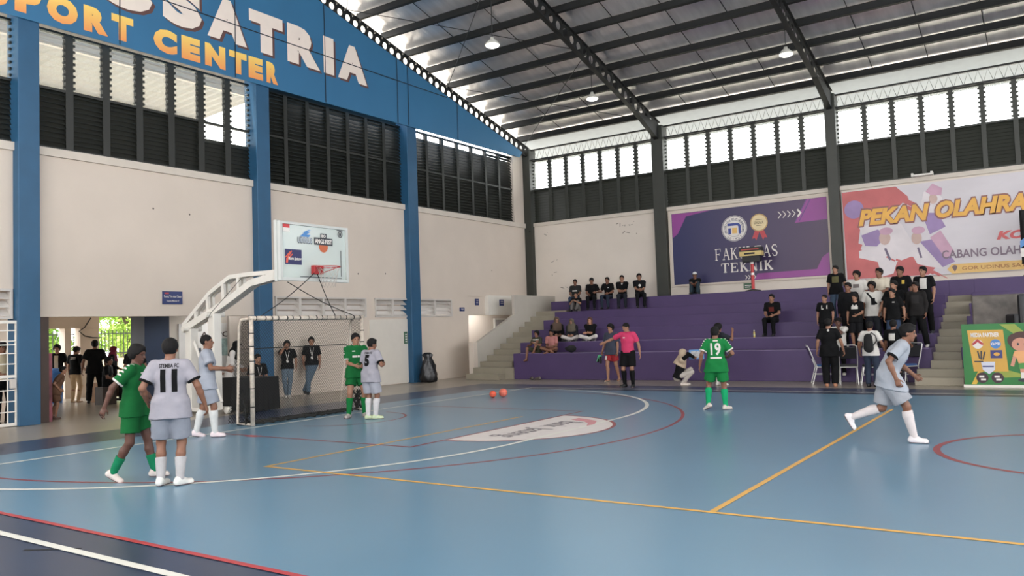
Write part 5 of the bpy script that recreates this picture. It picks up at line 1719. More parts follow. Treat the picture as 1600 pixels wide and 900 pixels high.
        for sd in 'lr':
            j = J[sd]
            if top.get('sleeve', 'short') == 'short':
                fr_ = top.get('slen', 0.74)
                end = j['sh'] + (j['el'] - j['sh']) * fr_
                d = nrm(j['el'] - j['sh'])
                sl[sd] = (cut(cap(j['sh'], j['sh'] + (j['el'] - j['sh']) * 1.05, 0.07, 0.074 + lo_ * 0.4), end, d), end, d)
                tp.append((sl[sd][0], 0.03))
            elif top.get('sleeve') == 'long':
                tp.append((cap(j['sh'], j['el'], 0.068, 0.056), 0.03))
                d = nrm(j['wr'] - j['el'])
                pr = cut(cap(j['el'], j['wr'] + d * 0.05, 0.055, 0.04), j['wr'] - d * 0.01, d)
                tp.append((pr, 0.02))
        nup = Rc @ A3(0, -0.3, 1)
        P, Q = field(tp, hs, subs=[cap(chest + Rc @ A3(0, 0.01, 0.16), neck + Rc @ A3(0, 0.03, 0.12), 0.062, 0.07)], wrinkle=0.0028)
        shirt = np_mesh('shirt', P * s, Q, cloth_mat(c), root)
        if top.get('cuff') and sl:
            for sd in 'lr':
                pr, end, d = sl[sd]
                g2 = both(grow(pr, 0.005), lambda P_, e=end, d=d: np.abs((P_ - e + d * 0.012) @ d) - 0.014)
                P, Q = field([(g2, 0)], min(hs, 0.010))
                np_mesh('sleeve_cuff', P * s, Q, cloth_mat(top['cuff']), root)
        if top.get('collar'):
            cr = chest + Rc @ A3(0, 0.012, 0.178)
            nn = nrm(Rc @ A3(0, -0.35, 1))
            g2 = (lambda P_: np.maximum(np.abs(np.sqrt((((P_ - cr) - ((P_ - cr) @ nn)[:, None] * nn) ** 2).sum(1)) - 0.066) - 0.008, np.abs((P_ - cr) @ nn) - 0.022), cr - 0.1, cr + 0.1)
            P, Q = field([(g2, 0)], min(hs, 0.0095))
            if len(P):
                np_mesh('collar', P * s, Q, cloth_mat(top['collar']), root)
        if top.get('chevrons'):
            for sd in 'lr':
                pr, end, d = sl[sd]
                j = J[sd]
                a0 = J[sd]['sh'] + Rc @ A3(-j['sg'] * 0.06, 0, 0.03)
                for q in range(5):
                    t_ = q / 5.2
                    cpt = a0 + (end - a0) * t_ + (Rc @ A3(j['sg'] * 0.5, 0, 1.0)) * 0.06 * (1 - 0.2 * t_)
                    bx = lambda P_, cpt=cpt, dd=nrm(end - a0), f_=Rc @ A3(0, 1, 0): np.maximum(np.maximum(np.abs((P_ - cpt) @ dd) - 0.012, np.abs((P_ - cpt) @ f_) - 0.036), np.sqrt(((P_ - cpt) ** 2).sum(1)) - 0.07)
                    shf = [x for x, k in tp[3:4]] + [pr]
                    uf = (lambda P_, a=shf[0][0], b=shf[1][0]: np.minimum(a(P_), b(P_)) - 0.006, cpt - 0.09, cpt + 0.09)
                    P, Q = field([(both(uf, bx), 0)], 0.0085)
                    if len(P):
                        np_mesh('sleeve_stripe', P * s, Q, cloth_mat(top['chevrons']), root)
    # bottoms
    if bottom:
        kind = bottom.get('kind', 'pants')
        lo_ = bottom.get('loose', 0.0)
        bp = [(ecap(pel + R0 @ A3(0, 0, -0.04), pel + R0 @ A3(0, 0, 0.07), 0.163, 0.15, R0, 0.76), 0)]
        ct = bottom.get('cut', 0.82)
        for sd in 'lr':
            j = J[sd]
            d = nrm(j['kn'] - j['hip'])
            if kind == 'shorts':
                bp.append((cut(cap(j['hip'], j['hip'] + (j['kn'] - j['hip']) * 1.15, 0.096 + lo_, 0.09 + lo_ * 1.4), j['hip'] + (j['kn'] - j['hip']) * ct, d), 0.025))
            else:
                d2 = nrm(j['an'] - j['kn'])
                bp.append((cap(j['hip'], j['kn'], 0.094 + lo_, 0.07 + lo_), 0.03))
                bp.append((cut(cap(j['kn'], j['an'] + d2 * 0.06, 0.07 + lo_, 0.054 + lo_), j['an'] + d2 * 0.015, d2), 0.02))
        P, Q = field(bp, hs, wrinkle=0.0028)
        pants = np_mesh('shorts' if kind == 'shorts' else 'trousers', P * s, Q, cloth_mat(bottom['c'], bottom.get('rough', 0.85)), root)
    else:
        pants = None
    for sd in 'lr':
        j = J[sd]
        d = nrm(j['an'] - j['kn'])
        if sock:
            a_ = j['kn'] + (j['an'] - j['kn']) * sock.get('top', 0.2)
            cm = j['cm']
            sp = [(cut(cap(j['kn'], cm, 0.07, 0.07), a_, -d), 0), (cut(cap(cm, j['an'], 0.07, 0.046), a_, -d), 0.015), (cap(j['an'], j['an'] + j['Rf'] @ A3(0, 0.03, -0.04), 0.042, 0.04), 0.015)]
            P, Q = field(sp, hs * 0.9, wrinkle=0.001)
            np_mesh('sock', P * s, Q, cloth_mat(sock['c']), root)
        if shoe:
            Rf, an = j['Rf'], j['an']
            sp = [(ecap(an + Rf @ A3(0, -0.04, -0.045), an + Rf @ A3(0, 0.135, -0.062), 0.043, 0.042, Rf, 1.0), 0), (cap(an + Rf @ A3(0, -0.015, -0.01), an + Rf @ A3(0, 0.04, -0.035), 0.046, 0.042), 0.02)]
            if isinstance(shoe, dict):
                sp = [(cut(sp[0][0], an + Rf @ A3(0, 0, -0.055), Rf @ A3(0, 0, 1)), 0)]
            P, Q = field(sp, min(hs, 0.012), cuts=[(an + Rf @ A3(0, 0, -0.084), Rf @ A3(0, 0, -1))])
            if h < 0.0098 and not isinstance(shoe, dict):
                P2, Q2 = field([(grow(q_, 0.003), k_) for q_, k_ in sp], 0.0085, cuts=[(an + Rf @ A3(0, 0, -0.088), Rf @ A3(0, 0, -1)), (an + Rf @ A3(0, 0, -0.072), Rf @ A3(0, 0, 1))])
                np_mesh('sole', P2 * s, Q2, cloth_mat(sole), root)
            np_mesh('sandal' if isinstance(shoe, dict) else 'shoe', P * s, Q, mat('shoe_%d_%d_%d' % tuple(shoe['c'] if isinstance(shoe, dict) else shoe), tuple(shoe['c'] if isinstance(shoe, dict) else shoe), 0.5, 0.06, 14), root)
    # printed numbers and lettering, laid onto the cloth
    for pr in prints:
        tgt, R_, org = (pants, R0, pel) if pr.get('on') == 'shorts' else (shirt, Rc, chest)
        if tgt is None:
            continue
        bvh = BVHTree.FromPolygons([tuple(v.co) for v in tgt.data.vertices], [tuple(q.vertices) for q in tgt.data.polygons])
        if pr.get('text'):
            sh_ = fit2d(text2d(pr['text'], pr.get('bold', 0.05)), -pr['w'] / 2, pr['w'] / 2, -pr['hgt'] / 2, pr['hgt'] / 2)
        else:
            sh_ = pr['shape']
        bm = bmesh.new()
        vv = [bm.verts.new((q[0], q[1], 0)) for q in sh_[0]]
        for f in sh_[1]:
            try:
                bm.faces.new([vv[i] for i in f])
            except ValueError:
                pass
        bmesh.ops.triangulate(bm, faces=bm.faces)
        for _ in range(3):
            es = [e for e in bm.edges if e.calc_length() > 0.035]
            if es:
                bmesh.ops.subdivide_edges(bm, edges=es, cuts=1)
                bmesh.ops.triangulate(bm, faces=bm.faces)
        sgn = -1 if pr.get('side', 'back') == 'back' else 1
        yaw = rotz(math.radians(pr.get('yaw', 0)))
        U, Vv, Nn = R_ @ yaw @ A3(-sgn, 0, 0), R_ @ A3(0, 0, 1), R_ @ yaw @ A3(0, sgn, 0)
        o0 = org + R_ @ A3(0, 0, pr['v'])
        ok = True
        for v in bm.verts:
            st_ = (o0 + U * (v.co.x + pr.get('u', 0)) + Vv * v.co.y + Nn * 0.5) * s
            hit = bvh.ray_cast(Vector(st_), Vector(-Nn))
            if hit[0] is None:
                hit = bvh.find_nearest(Vector(st_ - Nn * 0.4 * s))
            v.co = hit[0] + Vector(Nn) * 0.004
        me = bpy.data.meshes.new('print')
        bm.to_mesh(me)
        bm.free()
        me.materials.append(cloth_mat(pr['c']))
        o = bpy.data.objects.new(pr.get('name', 'shirt_lettering'), me)
        COL.objects.link(o)
        o.parent = root
    return root, J, s


def world_pt(root, v, s):
    return Matrix.Translation(root.location) @ root.rotation_euler.to_matrix().to_4x4() @ Vector(v * s)


def deg_view(px):
    """compass angle of the line of sight at a column of the picture, for turning people relative to the viewer"""
    return 124.3 - math.degrees(math.atan((px - 800) / F_PX))


GRN, GRN2, GREY, GREYW = (18, 92, 46), (22, 112, 56), (150, 148, 156), (152, 149, 157)
BLK, BLK2, CHAR = (9, 9, 11), (16, 16, 19), (36, 38, 44)
WHT, JEAN, JEANL, PAPER = (206, 202, 196), (50, 62, 84), (98, 112, 124), (214, 210, 204)
NEAR = 0.0085
K19 = [dict(text='19', w=0.21, hgt=0.26, v=0.0, c=WHT, bold=0.03, name='shirt_number'), dict(shape=rect2d(-0.05, -0.014, 0.05, 0.014), v=0.175, c=WHT), dict(shape=rect2d(-0.115, -0.018, 0.115, 0.018), v=-0.18, c=WHT)]
# players and officials on the court
person('footballer in green kit with thick dark hair walking right at far left', (4.25, -5.86, 0.012), 40, 1.62, DARK, 'full',
       dict(c=GRN, hem=-0.13, cuff=WHT, chevrons=WHT, loose=0.012), dict(c=GRN, kind='shorts', cut=0.72, loose=0.018), dict(c=(20, 116, 78), top=0.5), (206, 194, 186),
       dict(fl=(-0.08, 0.24, 0.085), fr=(0.1, -0.22, 0.13), fpr=-28, hr=(0.1, -0.24, -0.46), hl=(0.06, 0.2, -0.46), head=(-8, -8), lean=4), NEAR,
       prints=[dict(text='25', w=0.075, hgt=0.085, v=-0.2, u=0.09, side='front', c=WHT, on='shorts', name='shorts_number'), dict(shape=rect2d(-0.05, -0.012, 0.05, 0.012), v=0.04, u=0.0, side='front', c=WHT), dict(shape=rect2d(-0.03, -0.008, 0.03, 0.008), v=0.11, u=-0.06, side='front', c=WHT)])
person('footballer number 11 in pale grey kit seen from behind at lower left', (5.02, -5.86, 0.012), 139, 1.68, BROWN, 'short',
       dict(c=GREYW, hem=-0.16, cuff=BLK, collar=BLK, loose=0.014), dict(c=(128, 132, 142), kind='shorts', cut=0.86, loose=0.02), dict(c=(176, 172, 172), top=0.42), (214, 212, 206),
       dict(fl=(-0.12, 0.02, 0.085), fr=(0.1, -0.04, 0.085), fyl=-20, fyr=-50, hr=(0.2, 0.06, -0.48), hl=(0.1, 0.12, -0.42), head=(-12, -3)), NEAR,
       prints=[dict(text='11', w=0.19, hgt=0.27, v=-0.03, c=BLK, bold=0.07, name='shirt_number'), dict(text='STEMBA FC', w=0.22, hgt=0.05, v=0.145, c=BLK, bold=0.02)])
person('tall footballer in pale grey kit and white knee socks facing right before the hoop stand', (1.39, -2.83, 0.012), 50, 1.74, BROWN, 'buzz',
       dict(c=(152, 156, 166), hem=-0.14, cuff=(120, 124, 134), collar=BLK2, loose=0.01), dict(c=(140, 144, 154), kind='shorts', cut=0.84, loose=0.02), dict(c=(204, 204, 202), top=0.12), (222, 206, 208),
       dict(fl=(-0.1, -0.2, 0.09), fr=(0.1, 0.12, 0.085), fpl=-12, hr=(0.04, 0.33, -0.26), hl=(0.05, 0.3, -0.3), head=(-2, 4)), NEAR, prints=[dict(shape=rect2d(-0.06, -0.03, 0.06, 0.03), v=-0.02, u=0.06, side='front', c=(66, 88, 150))])
person('green goalkeeper with folded forearm facing the camera beside the right goal post', (1.72, 0.42, 0.012), 325, 1.69, TAN, 'short',
       dict(c=GRN, hem=-0.13, cuff=WHT, chevrons=WHT, collar=GRN2, loose=0.012), dict(c=GRN, kind='shorts', cut=0.62, loose=0.016), dict(c=GRN2, top=0.22), (168, 160, 154),
       dict(pel=(0.02, 0, 0.94), fl=(-0.13, 0.02, 0.085), fr=(0.2, 0.06, 0.085), fyr=-35, hr=(-0.12, 0.24, -0.34), hl=(0.12, 0.05, -0.48), head=(8, -4)), NEAR,
       prints=[dict(shape=merge2d(rect2d(-0.09, -0.02, 0.0, 0.02), rect2d(0.01, -0.02, 0.06, 0.02)), v=-0.01, side='front', c=WHT), dict(shape=rect2d(-0.03, -0.01, 0.03, 0.01), v=0.1, u=-0.06, side='front', c=WHT)])
person('footballer number 5 in pale grey kit and lime shoes beside the green goalkeeper', (2.3, 0.2, 0.012), 96, 1.57, BROWN, 'short',
       dict(c=GREYW, hem=-0.16, cuff=BLK, collar=BLK, loose=0.012), dict(c=(156, 156, 164), kind='shorts', cut=0.84, loose=0.02), dict(c=(198, 194, 194), top=0.14), (192, 204, 166),
       dict(fl=(-0.08, 0.0, 0.085), fr=(0.08, 0.05, 0.085), fyl=-45, fyr=-40, hr=(0.02, 0.22, -0.22), hl=(-0.05, 0.25, -0.22), head=(-30, -10), lean=6), NEAR,
       prints=[dict(text='5', w=0.13, hgt=0.25, v=-0.02, c=BLK, bold=0.07, name='shirt_number'), dict(text='STEMBA FC', w=0.2, hgt=0.05, v=0.145, c=BLK, bold=0.02)])
person('referee in pink shirt and black shorts pointing left at the far sideline', (3.83, 8.47, 0.012), 278, 1.73, TAN, 'buzz',
       dict(c=(198, 62, 100), hem=-0.02, loose=0.006, collar=(170, 50, 86)), dict(c=BLK, kind='shorts', cut=0.86, loose=0.02), dict(c=BLK, top=0.1), BLK,
       dict(fl=(-0.12, 0.03, 0.085), fr=(0.12, 0.0, 0.085), fyr=-30, hr=(0.42, 0.18, -0.2), hl=(0.16, 0.02, -0.5), head=(-38, -14), curl=0.25), 0.0095, prints=[dict(shape=rect2d(-0.03, -0.012, 0.03, 0.012), v=0.06, u=-0.06, side='front', c=WHT)])
r_c, J_c, s_c = person('young man in slate shirt and red shorts carrying green boots by the bleachers', (2.22, 10.62, 0.0), 262, 1.72, TAN, 'curly',
       dict(c=(62, 66, 80), hem=-0.14, loose=0.012), dict(c=(150, 44, 50), kind='shorts', cut=0.7, loose=0.015), None, dict(c=(176, 160, 140)),
       dict(fl=(-0.1, -0.2, 0.1), fr=(0.08, 0.12, 0.085), fpl=-15, hr=(0.12, 0.06, -0.5), head=(-4, -3), curl=0.9), 0.0105, prints=[dict(shape=rect2d(-0.04, -0.09, 0.04, 0.09), v=-0.26, u=-0.1, side='front', c=WHT, on='shorts')])
r_w, J_w, s_w = person('crouching woman in beige headscarf and black top holding up a blue leaflet', (4.95, 9.46, 0.0), 24, 1.58, TAN, None,
       dict(c=BLK, sleeve='long', hem=-0.1, loose=0.02), dict(c=(178, 170, 162)), None, (200, 190, 180),
       dict(pel=(0, -0.12, 0.30), lean=14, tilt=20, fl=(-0.1, 0.06, 0.085), fr=(0.1, 0.0, 0.085), pl=(-0.15, 1, 0.9), pr=(0.15, 1, 0.9), hla=(-0.1, 0.36, 0.82), hra=(0.1, 0.36, 0.82), head=(0, -2), curl=0.7), 0.0105, hijab=(184, 164, 142), drape=-0.05)
person('footballer number 19 in green kit seen from behind on the far half', (8.1, 3.6, 0.012), 110, 1.57, BROWN, 'short',
       dict(c=GRN2, hem=-0.16, cuff=WHT, chevrons=WHT, loose=0.014), dict(c=GRN2, kind='shorts', cut=0.76, loose=0.022), dict(c=(24, 150, 96), top=0.18), (196, 186, 176),
       dict(fl=(-0.2, 0.02, 0.12), fr=(0.15, 0.04, 0.085), fyl=48, fpl=-22, fyr=-45, hl=(0.16, 0.0, -0.49), hr=(0.1, 0.22, -0.3), head=(-14, -2)), 0.0095, prints=K19)
person('boy in dark grey shirt raising an arm behind footballer number 19', (6.0, 9.5, 0.0), 62, 1.63, BROWN, 'curly',
       dict(c=CHAR, hem=-0.1), dict(c=BLK2, kind='shorts', cut=0.8), dict(c=WHT, top=0.6), WHT, dict(hr=(0.05, 0.32, 0.08), er=(0.5, 0.3, -1)), 0.0105)
person('running footballer in pale grey kit and white socks at right of the court', (11.68, 0.42, 0.012), 8, 1.66, BROWN, 'short',
       dict(c=(158, 162, 170), hem=-0.16, cuff=BLK2, loose=0.014), dict(c=(150, 152, 158), kind='shorts', cut=0.86, loose=0.03), dict(c=(208, 198, 196), top=0.14), (226, 218, 218),
       dict(pel=(0, -0.02, 0.9), lean=30, tilt=12, fr=(0.08, 0.26, 0.085), fl=(-0.08, -0.52, 0.32), fpl=-62, pl=(-0.1, 1, -0.2), hr=(0.12, 0.14, -0.42), hl=(0.05, 0.32, -0.3), er=(0.4, -1, 0), head=(0, -10), curl=0.8), NEAR,
       prints=[dict(shape=rect2d(-0.05, -0.03, 0.05, 0.03), v=0.0, side='front', c=(106, 130, 186))])
# in front of the bleachers, right
SIT = dict(pel=(0, 0, 0.1), tilt=-4, lean=8, fl=(-0.13, 0.42, -0.33), fr=(0.13, 0.42, -0.33), pl=(-0.1, 1, 1), pr=(0.1, 1, 1), hla=(-0.12, 0.3, 0.22), hra=(0.12, 0.3, 0.22))
CROSS = dict(pel=(0, 0, 0.1), tilt=0, lean=8, fl=(0.1, 0.3, 0.06), fr=(-0.1, 0.34, 0.08), pl=(-1, 0.4, 0.35), pr=(1, 0.4, 0.35), fyl=-60, fyr=60, hla=(-0.1, 0.3, 0.24), hra=(0.1, 0.3, 0.24))
KNEES = dict(pel=(0, 0, 0.1), tilt=-8, lean=6, fl=(-0.12, 0.4, 0.085), fr=(0.12, 0.4, 0.085), pl=(-0.1, 0.3, 1), pr=(0.1, 0.3, 1), hla=(-0.1, 0.36, 0.46), hra=(0.1, 0.36, 0.46))


def mod(d, **k):
    q = dict(d)
    q.update(k)
    return q


person('man all in black with loose trousers seen from behind at the chairs', (8.78, 9.62, 0.0), 100, 1.66, TAN, 'short', dict(c=BLK, hem=-0.18, loose=0.02), dict(c=BLK, loose=0.03), None, (176, 124, 96), dict(hl=(0.12, 0.02, -0.51), hr=(0.16, 0.04, -0.5), head=(-20, 0)), prints=[dict(shape=disc2d(0, 0, 0.03, 10), v=0.17, c=WHT)])
person('person in white shirt sitting on the lowest step with a hand at the face', (8.66, 11.34, 0.86), -88, 1.62, DARK, 'short', dict(c=WHT, hem=-0.06), dict(c=BLK), None, WHT, mod(SIT, fl=(-0.13, 0.3, -0.64), fr=(0.13, 0.3, -0.64), hla=(0.02, 0.2, 0.66), el=(-0.6, 0.4, -1), head=(-10, -4)))
r_b, J_b, s_b = person('young man in white T-shirt and jeans with a black sling bag on his back', (9.72, 9.68, 0.0), 82, 1.56, BROWN, 'short', dict(c=WHT, hem=-0.12, loose=0.01), dict(c=(46, 54, 70), loose=0.012), None, BLK2, dict(hl=(0.12, 0.05, -0.5), hr=(0.1, 0.2, -0.4), head=(-10, -8)))
person('young man in black shirt with white back print between the jeans wearer and the runner', (10.2, 10.0, 0.0), 75, 1.58, BROWN, 'short', dict(c=BLK, hem=-0.12), dict(c=BLK2), None, BLK2, dict(hr=(0.15, 0.25, -0.35)), prints=[dict(shape=rect2d(-0.08, -0.09, 0.08, 0.09), v=0.02, c=WHT)])
CR = [
    ('standing boy in black shirt with olive print, leftmost of the top row of the crowd', (8.2, 13.35, 1.62), 1.58, TAN, 'short', BLK, (66, 82, 100), 'pants', [dict(shape=rect2d(-0.1, -0.1, 0.1, 0.1), v=0.02, c=(96, 92, 62))], dict(hl=(0.12, 0.0, -0.52))),
    ('young man in white T-shirt with dark print behind the crowd, second in the top row', (8.95, 12.45, 1.2), 1.76, TAN, 'full', WHT, BLK2, 'pants', [dict(shape=rect2d(-0.08, -0.05, 0.08, 0.05), v=0.05, c=(120, 112, 110))], {}),
    ('man in cream T-shirt holding his phone with both hands in the top row', (9.53, 12.45, 1.2), 1.79, BROWN, 'short', (210, 200, 182), BLK2, 'pants', [], dict(hl=(-0.1, 0.28, -0.3), hr=(-0.1, 0.28, -0.3))),
    ('standing man in black shirt with small yellow print in the top row', (10.05, 12.45, 1.2), 1.8, BROWN, 'short', BLK, BLK2, 'pants', [dict(shape=rect2d(-0.03, -0.05, 0.03, 0.05), v=0.06, u=0.09, c=(190, 160, 70))], {}),
    ('standing man in black shirt with tall white print, rightmost of the top row', (10.6, 12.45, 1.2), 1.76, TAN, 'short', BLK, BLK, 'pants', [dict(shape=merge2d(rect2d(-0.08, -0.14, 0.08, 0.14)), v=0.02, u=0.02, c=WHT)], dict(fr=(0.12, 0.0, 0.085), fl=(-0.14, 0.0, 0.085))),
    ('teenager in plain dark shirt with long sleeves, second row, left end of the crowd', (8.84, 11.8, 0.86), 1.76, BROWN, 'short', BLK2, BLK2, 'long', [], {}),
    ('young man in white T-shirt with a dark strap across the chest in the second row', (9.42, 11.9, 0.86), 1.75, BROWN, 'curly', WHT, CHAR, 'pants', [dict(shape=stroke2d([(-0.14, 0.2), (0.1, -0.12)], 0.045), v=0.0, c=BLK), dict(shape=rect2d(-0.05, -0.09, 0.05, 0.09), v=-0.06, u=0.02, c=BLK, name='sling_pouch')], {}),
    ('boy in black shirt with small green chest print behind the boy in jeans', (9.98, 11.8, 0.86), 1.74, TAN, 'short', BLK, BLK2, 'pants', [dict(shape=rect2d(-0.06, -0.05, 0.06, 0.05), v=0.03, c=(84, 92, 66))], dict(hr=(0.18, 0.1, -0.48))),
    ('young man in black long sleeved top at the right end of the crowd', (10.5, 11.7, 0.86), 1.68, BROWN, 'short', (30, 28, 28), BLK, 'long', [dict(shape=rect2d(-0.09, -0.11, 0.09, 0.11), v=0.0, c=(46, 44, 44))], dict(fl=(-0.22, 0.05, 0.085))),
    ('young man in black shirt with two white marks, front row, leftmost', (8.3, 11.45, 0.86), 1.46, TAN, 'buzz', BLK, BLK, 'pants', [dict(shape=merge2d(rect2d(-0.09, -0.07, -0.06, 0.06), rect2d(-0.06, -0.07, -0.02, -0.04), rect2d(0.07, -0.05, 0.1, 0.06)), v=0.06, c=WHT)], {}),
    ('boy in black shorts and black shirt with white chest print in the front row', (9.08, 11.4, 0.86), 1.44, TAN, 'short', BLK, BLK2, 'shorts', [dict(shape=merge2d(rect2d(-0.1, -0.05, 0.1, 0.03), poly2d((-0.1, 0.03), (-0.05, 0.1), (0.0, 0.04), (0.05, 0.1), (0.1, 0.03))), v=0.03, c=WHT)], dict(hl=(-0.1, 0.22, -0.36))),
    ('boy in jeans and plain black shirt with tiny chest mark, front of the crowd', (10.0, 11.36, 0.86), 1.52, TAN, 'short', BLK, JEAN, 'pants', [dict(shape=merge2d(rect2d(-0.03, -0.015, -0.005, 0.015), rect2d(0.005, -0.015, 0.03, 0.015)), v=0.07, u=0.05, c=WHT)], dict(hl=(0.13, 0.03, -0.5))),
]
for lab, pos, H, sk, hr_, tc_, bc_, kind, pr, ps in CR:
    for q in pr:
        q['side'] = 'front'
    base = dict(head=(-18 - 6 * rnd.random(), 4 * rnd.random()), hl=(0.05, 0.06, -0.52), hr=(0.06, 0.05, -0.52))
    base.update(ps)
    person(lab, pos, -88 + rnd.uniform(-12, 6), H, sk, hr_, dict(c=tc_, hem=-0.12, sleeve='long' if kind == 'long' else 'short', loose=0.01), dict(c=bc_, kind='shorts' if kind == 'shorts' else 'pants', cut=1.02, loose=0.012), None, WHT if kind == 'long' else CHAR, base, 0.0115, 'crowd standing on the bleachers', prints=pr)
# seated spectators
SEATED = [
    ('man in black shirt with red print seated alone between the clock and the crowd', (6.4, 13.12, 1.62), -92, 1.66, TAN, 'short', BLK, BLK, SIT, [dict(shape=rect2d(-0.08, -0.06, 0.08, 0.08), v=0.0, c=(96, 40, 36))], None, {}),
    ('person in white cap and sunglasses crouching on the top step before the faculty banner', (2.78, 16.2, 2.70), -78, 1.55, BROWN, 'cap', BLK, (44, 56, 64), mod(KNEES, hla=(0.05, 0.34, 0.42), hra=(-0.05, 0.36, 0.42)), [], None, {}),
    ('seated man in dark shirt with white chest lettering, leftmost on the top step', (-1.92, 15.78, 2.70), -75, 1.6, BROWN, 'short', (40, 42, 42), (48, 62, 84), mod(SIT, lean=2), [dict(shape=rect2d(-0.1, -0.025, 0.1, 0.025), v=-0.01, c=WHT)], None, {}),
    ('man in black shirt and dark cap seated second on the top step', (-1.2, 15.8, 2.70), -70, 1.62, BROWN, 'cap', BLK, BLK2, mod(SIT, hla=(-0.2, 0.3, 0.28)), [], None, dict(capc=(30, 30, 32))),
    ('man in black shirt seated third on the top step, leaning left', (-0.5, 15.8, 2.70), -85, 1.6, BROWN, 'short', BLK, (40, 48, 62), mod(SIT, lean=12, hra=(0.2, 0.3, 0.28)), [dict(shape=rect2d(-0.03, -0.01, 0.03, 0.01), v=0.06, u=0.06, c=WHT)], None, {}),
    ('man in black shirt with open white collar seated fourth on the top step', (0.08, 15.8, 2.70), -68, 1.66, TAN, 'short', BLK, (34, 36, 44), mod(SIT, hla=(0.0, 0.3, 0.26), hra=(0.02, 0.32, 0.26)), [dict(shape=poly2d((-0.035, 0.03), (0, -0.03), (0.035, 0.03)), v=0.13, c=WHT)], None, {}),
    ('man in black shirt with round white print seated rightmost on the top step', (0.78, 15.8, 2.70), -60, 1.68, TAN, 'full', BLK2, BLK2, mod(SIT, lean=0, hla=(-0.02, 0.3, 0.28), hra=(0.06, 0.36, 0.26)), [dict(shape=disc2d(0, 0, 0.05, 14), v=0.02, c=WHT)], None, {}),
    ('small boy in black shirt and grey trousers sitting below the men of the top step', (-1.5, 15.1, 2.27), -80, 1.4, TAN, 'buzz', BLK, (96, 92, 90), KNEES, [], None, {}),
    ('woman in brown headscarf and black clothes sitting highest of the three girls at left', (-1.05, 12.85, 1.2), -50, 1.66, TAN, None, BLK, BLK, CROSS, [], (92, 76, 66), {}),
    ('woman in olive headscarf and dark top sitting in the middle of the three girls', (-0.22, 12.5, 1.2), -75, 1.5, TAN, None, (34, 34, 40), (196, 188, 184), CROSS, [], (94, 86, 74), {}),
    ('smiling girl with long brown hair and white trousers, right of the two women in headscarves', (0.5, 12.5, 1.2), -80, 1.55, (182, 132, 106), 'long', BLK, (206, 200, 196), mod(CROSS, hla=(0.06, 0.32, 0.3), hra=(-0.06, 0.34, 0.3)), [], None, dict(hair_m=mat('hair_brown', (74, 42, 32), 0.6, 0.3, 40))),
    ('barefoot boy in striped shirt with one leg hanging over the lowest bleacher step', (-1.0, 11.5, 0.86), -100, 1.45, BROWN, 'curly', (62, 62, 50), (66, 66, 52), mod(KNEES, fr=(0.22, 0.45, -0.22), fl=(-0.1, 0.34, 0.085), hra=(0.2, 0.34, 0.3), hla=(-0.12, 0.3, 0.4)), [dict(shape=rect2d(-0.17, -0.022, 0.17, 0.022), v=v_, c=WHT) for v_ in (0.12, 0.02, -0.08)], None, dict(bare=True)),
    ('boy in pink shirt sitting cross legged beside the boy in striped shirt', (-0.42, 11.5, 0.86), -82, 1.5, BROWN, 'short', (172, 116, 112), (84, 60, 56), CROSS, [], None, dict(bare=True)),
]
for lab, pos, fc, H, sk, hr_, tc_, bc_, ps, pr, hj, ex in SEATED:
    for q in pr:
        q['side'] = 'front'
    bare = ex.pop('bare', False)
    person(lab, pos, fc, H, sk, hr_, dict(c=tc_, hem=-0.06, sleeve='long' if hj else 'short'), dict(c=bc_, kind='shorts' if bare else 'pants', cut=0.9), None, None if bare else BLK2, ps, 0.0115, 'spectators sitting on the bleachers', hijab=hj, prints=pr, **ex)
# behind the goal
LY = [dict(shape=merge2d(stroke2d([(-0.05, 0.14), (0.0, -0.12)], 0.014), stroke2d([(0.06, 0.14), (0.0, -0.12)], 0.014), rect2d(-0.03, -0.2, 0.03, -0.12)), v=0.0, side='front', c=WHT, name='lanyard')]
person('boy in black vest and jeans with a hand at his mouth behind the goal net', (-4.34, 3.74, 0.0), 322, 1.58, TAN, 'curly', dict(c=BLK, hem=-0.08), dict(c=JEANL), None, WHT,
       dict(pel=(0, -0.1, 0.93), lean=-2, tilt=-6, fl=(-0.02, 0.1, 0.085), fr=(0.05, 0.02, 0.085), hr=(-0.1, 0.16, 0.12), er=(0.7, 0.3, -1), hl=(0.08, 0.04, -0.5)), 0.0105, 'boys leaning on the wall behind the net', prints=LY)
person('boy in black shirt leaning with legs crossed on the wall behind the goal net', (-4.3, 4.52, 0.0), 322, 1.66, TAN, 'full', dict(c=BLK, hem=-0.06), dict(c=(84, 100, 114), loose=0.01), None, BLK2,
       dict(pel=(-0.06, -0.1, 0.93), lean=-4, tilt=-6, fl=(0.2, 0.12, 0.085), fr=(0.08, 0.22, 0.085), hr=(0.06, 0.08, -0.51), hl=(0.05, 0.0, -0.52)), 0.0105, 'boys leaning on the wall behind the net', prints=LY)
# around the black table
person('person in white garment and black headscarf bending over the black table', (-3.72, 1.42, 0.0), 40, 1.62, TAN, None, dict(c=(206, 202, 198), sleeve='long', hem=-0.3, loose=0.02), dict(c=BLK), None, BLK2, dict(lean=14, head=(0, -22), hl=(0.0, 0.3, -0.36), hr=(0.05, 0.3, -0.36)), 0.0115, hijab=BLK)
person('child in red shirt and white shorts standing left of the black table', (-3.08, 0.4, 0.0), 60, 1.34, BROWN, 'short', dict(c=(196, 44, 50), hem=-0.1), dict(c=WHT, kind='shorts', cut=0.8), None, WHT, dict(hr=(0.0, 0.25, -0.3)), 0.0115)
person('man in black shirt with white lanyard seated behind the black table', (-2.62, 1.35, 0.46), 350, 1.62, TAN, 'short', dict(c=BLK, hem=-0.1), dict(c=BLK2), None, BLK2, mod(SIT, hla=(-0.15, 0.25, 0.3), hra=(0.12, 0.25, 0.3)), 0.0115, prints=[dict(q) for q in LY])
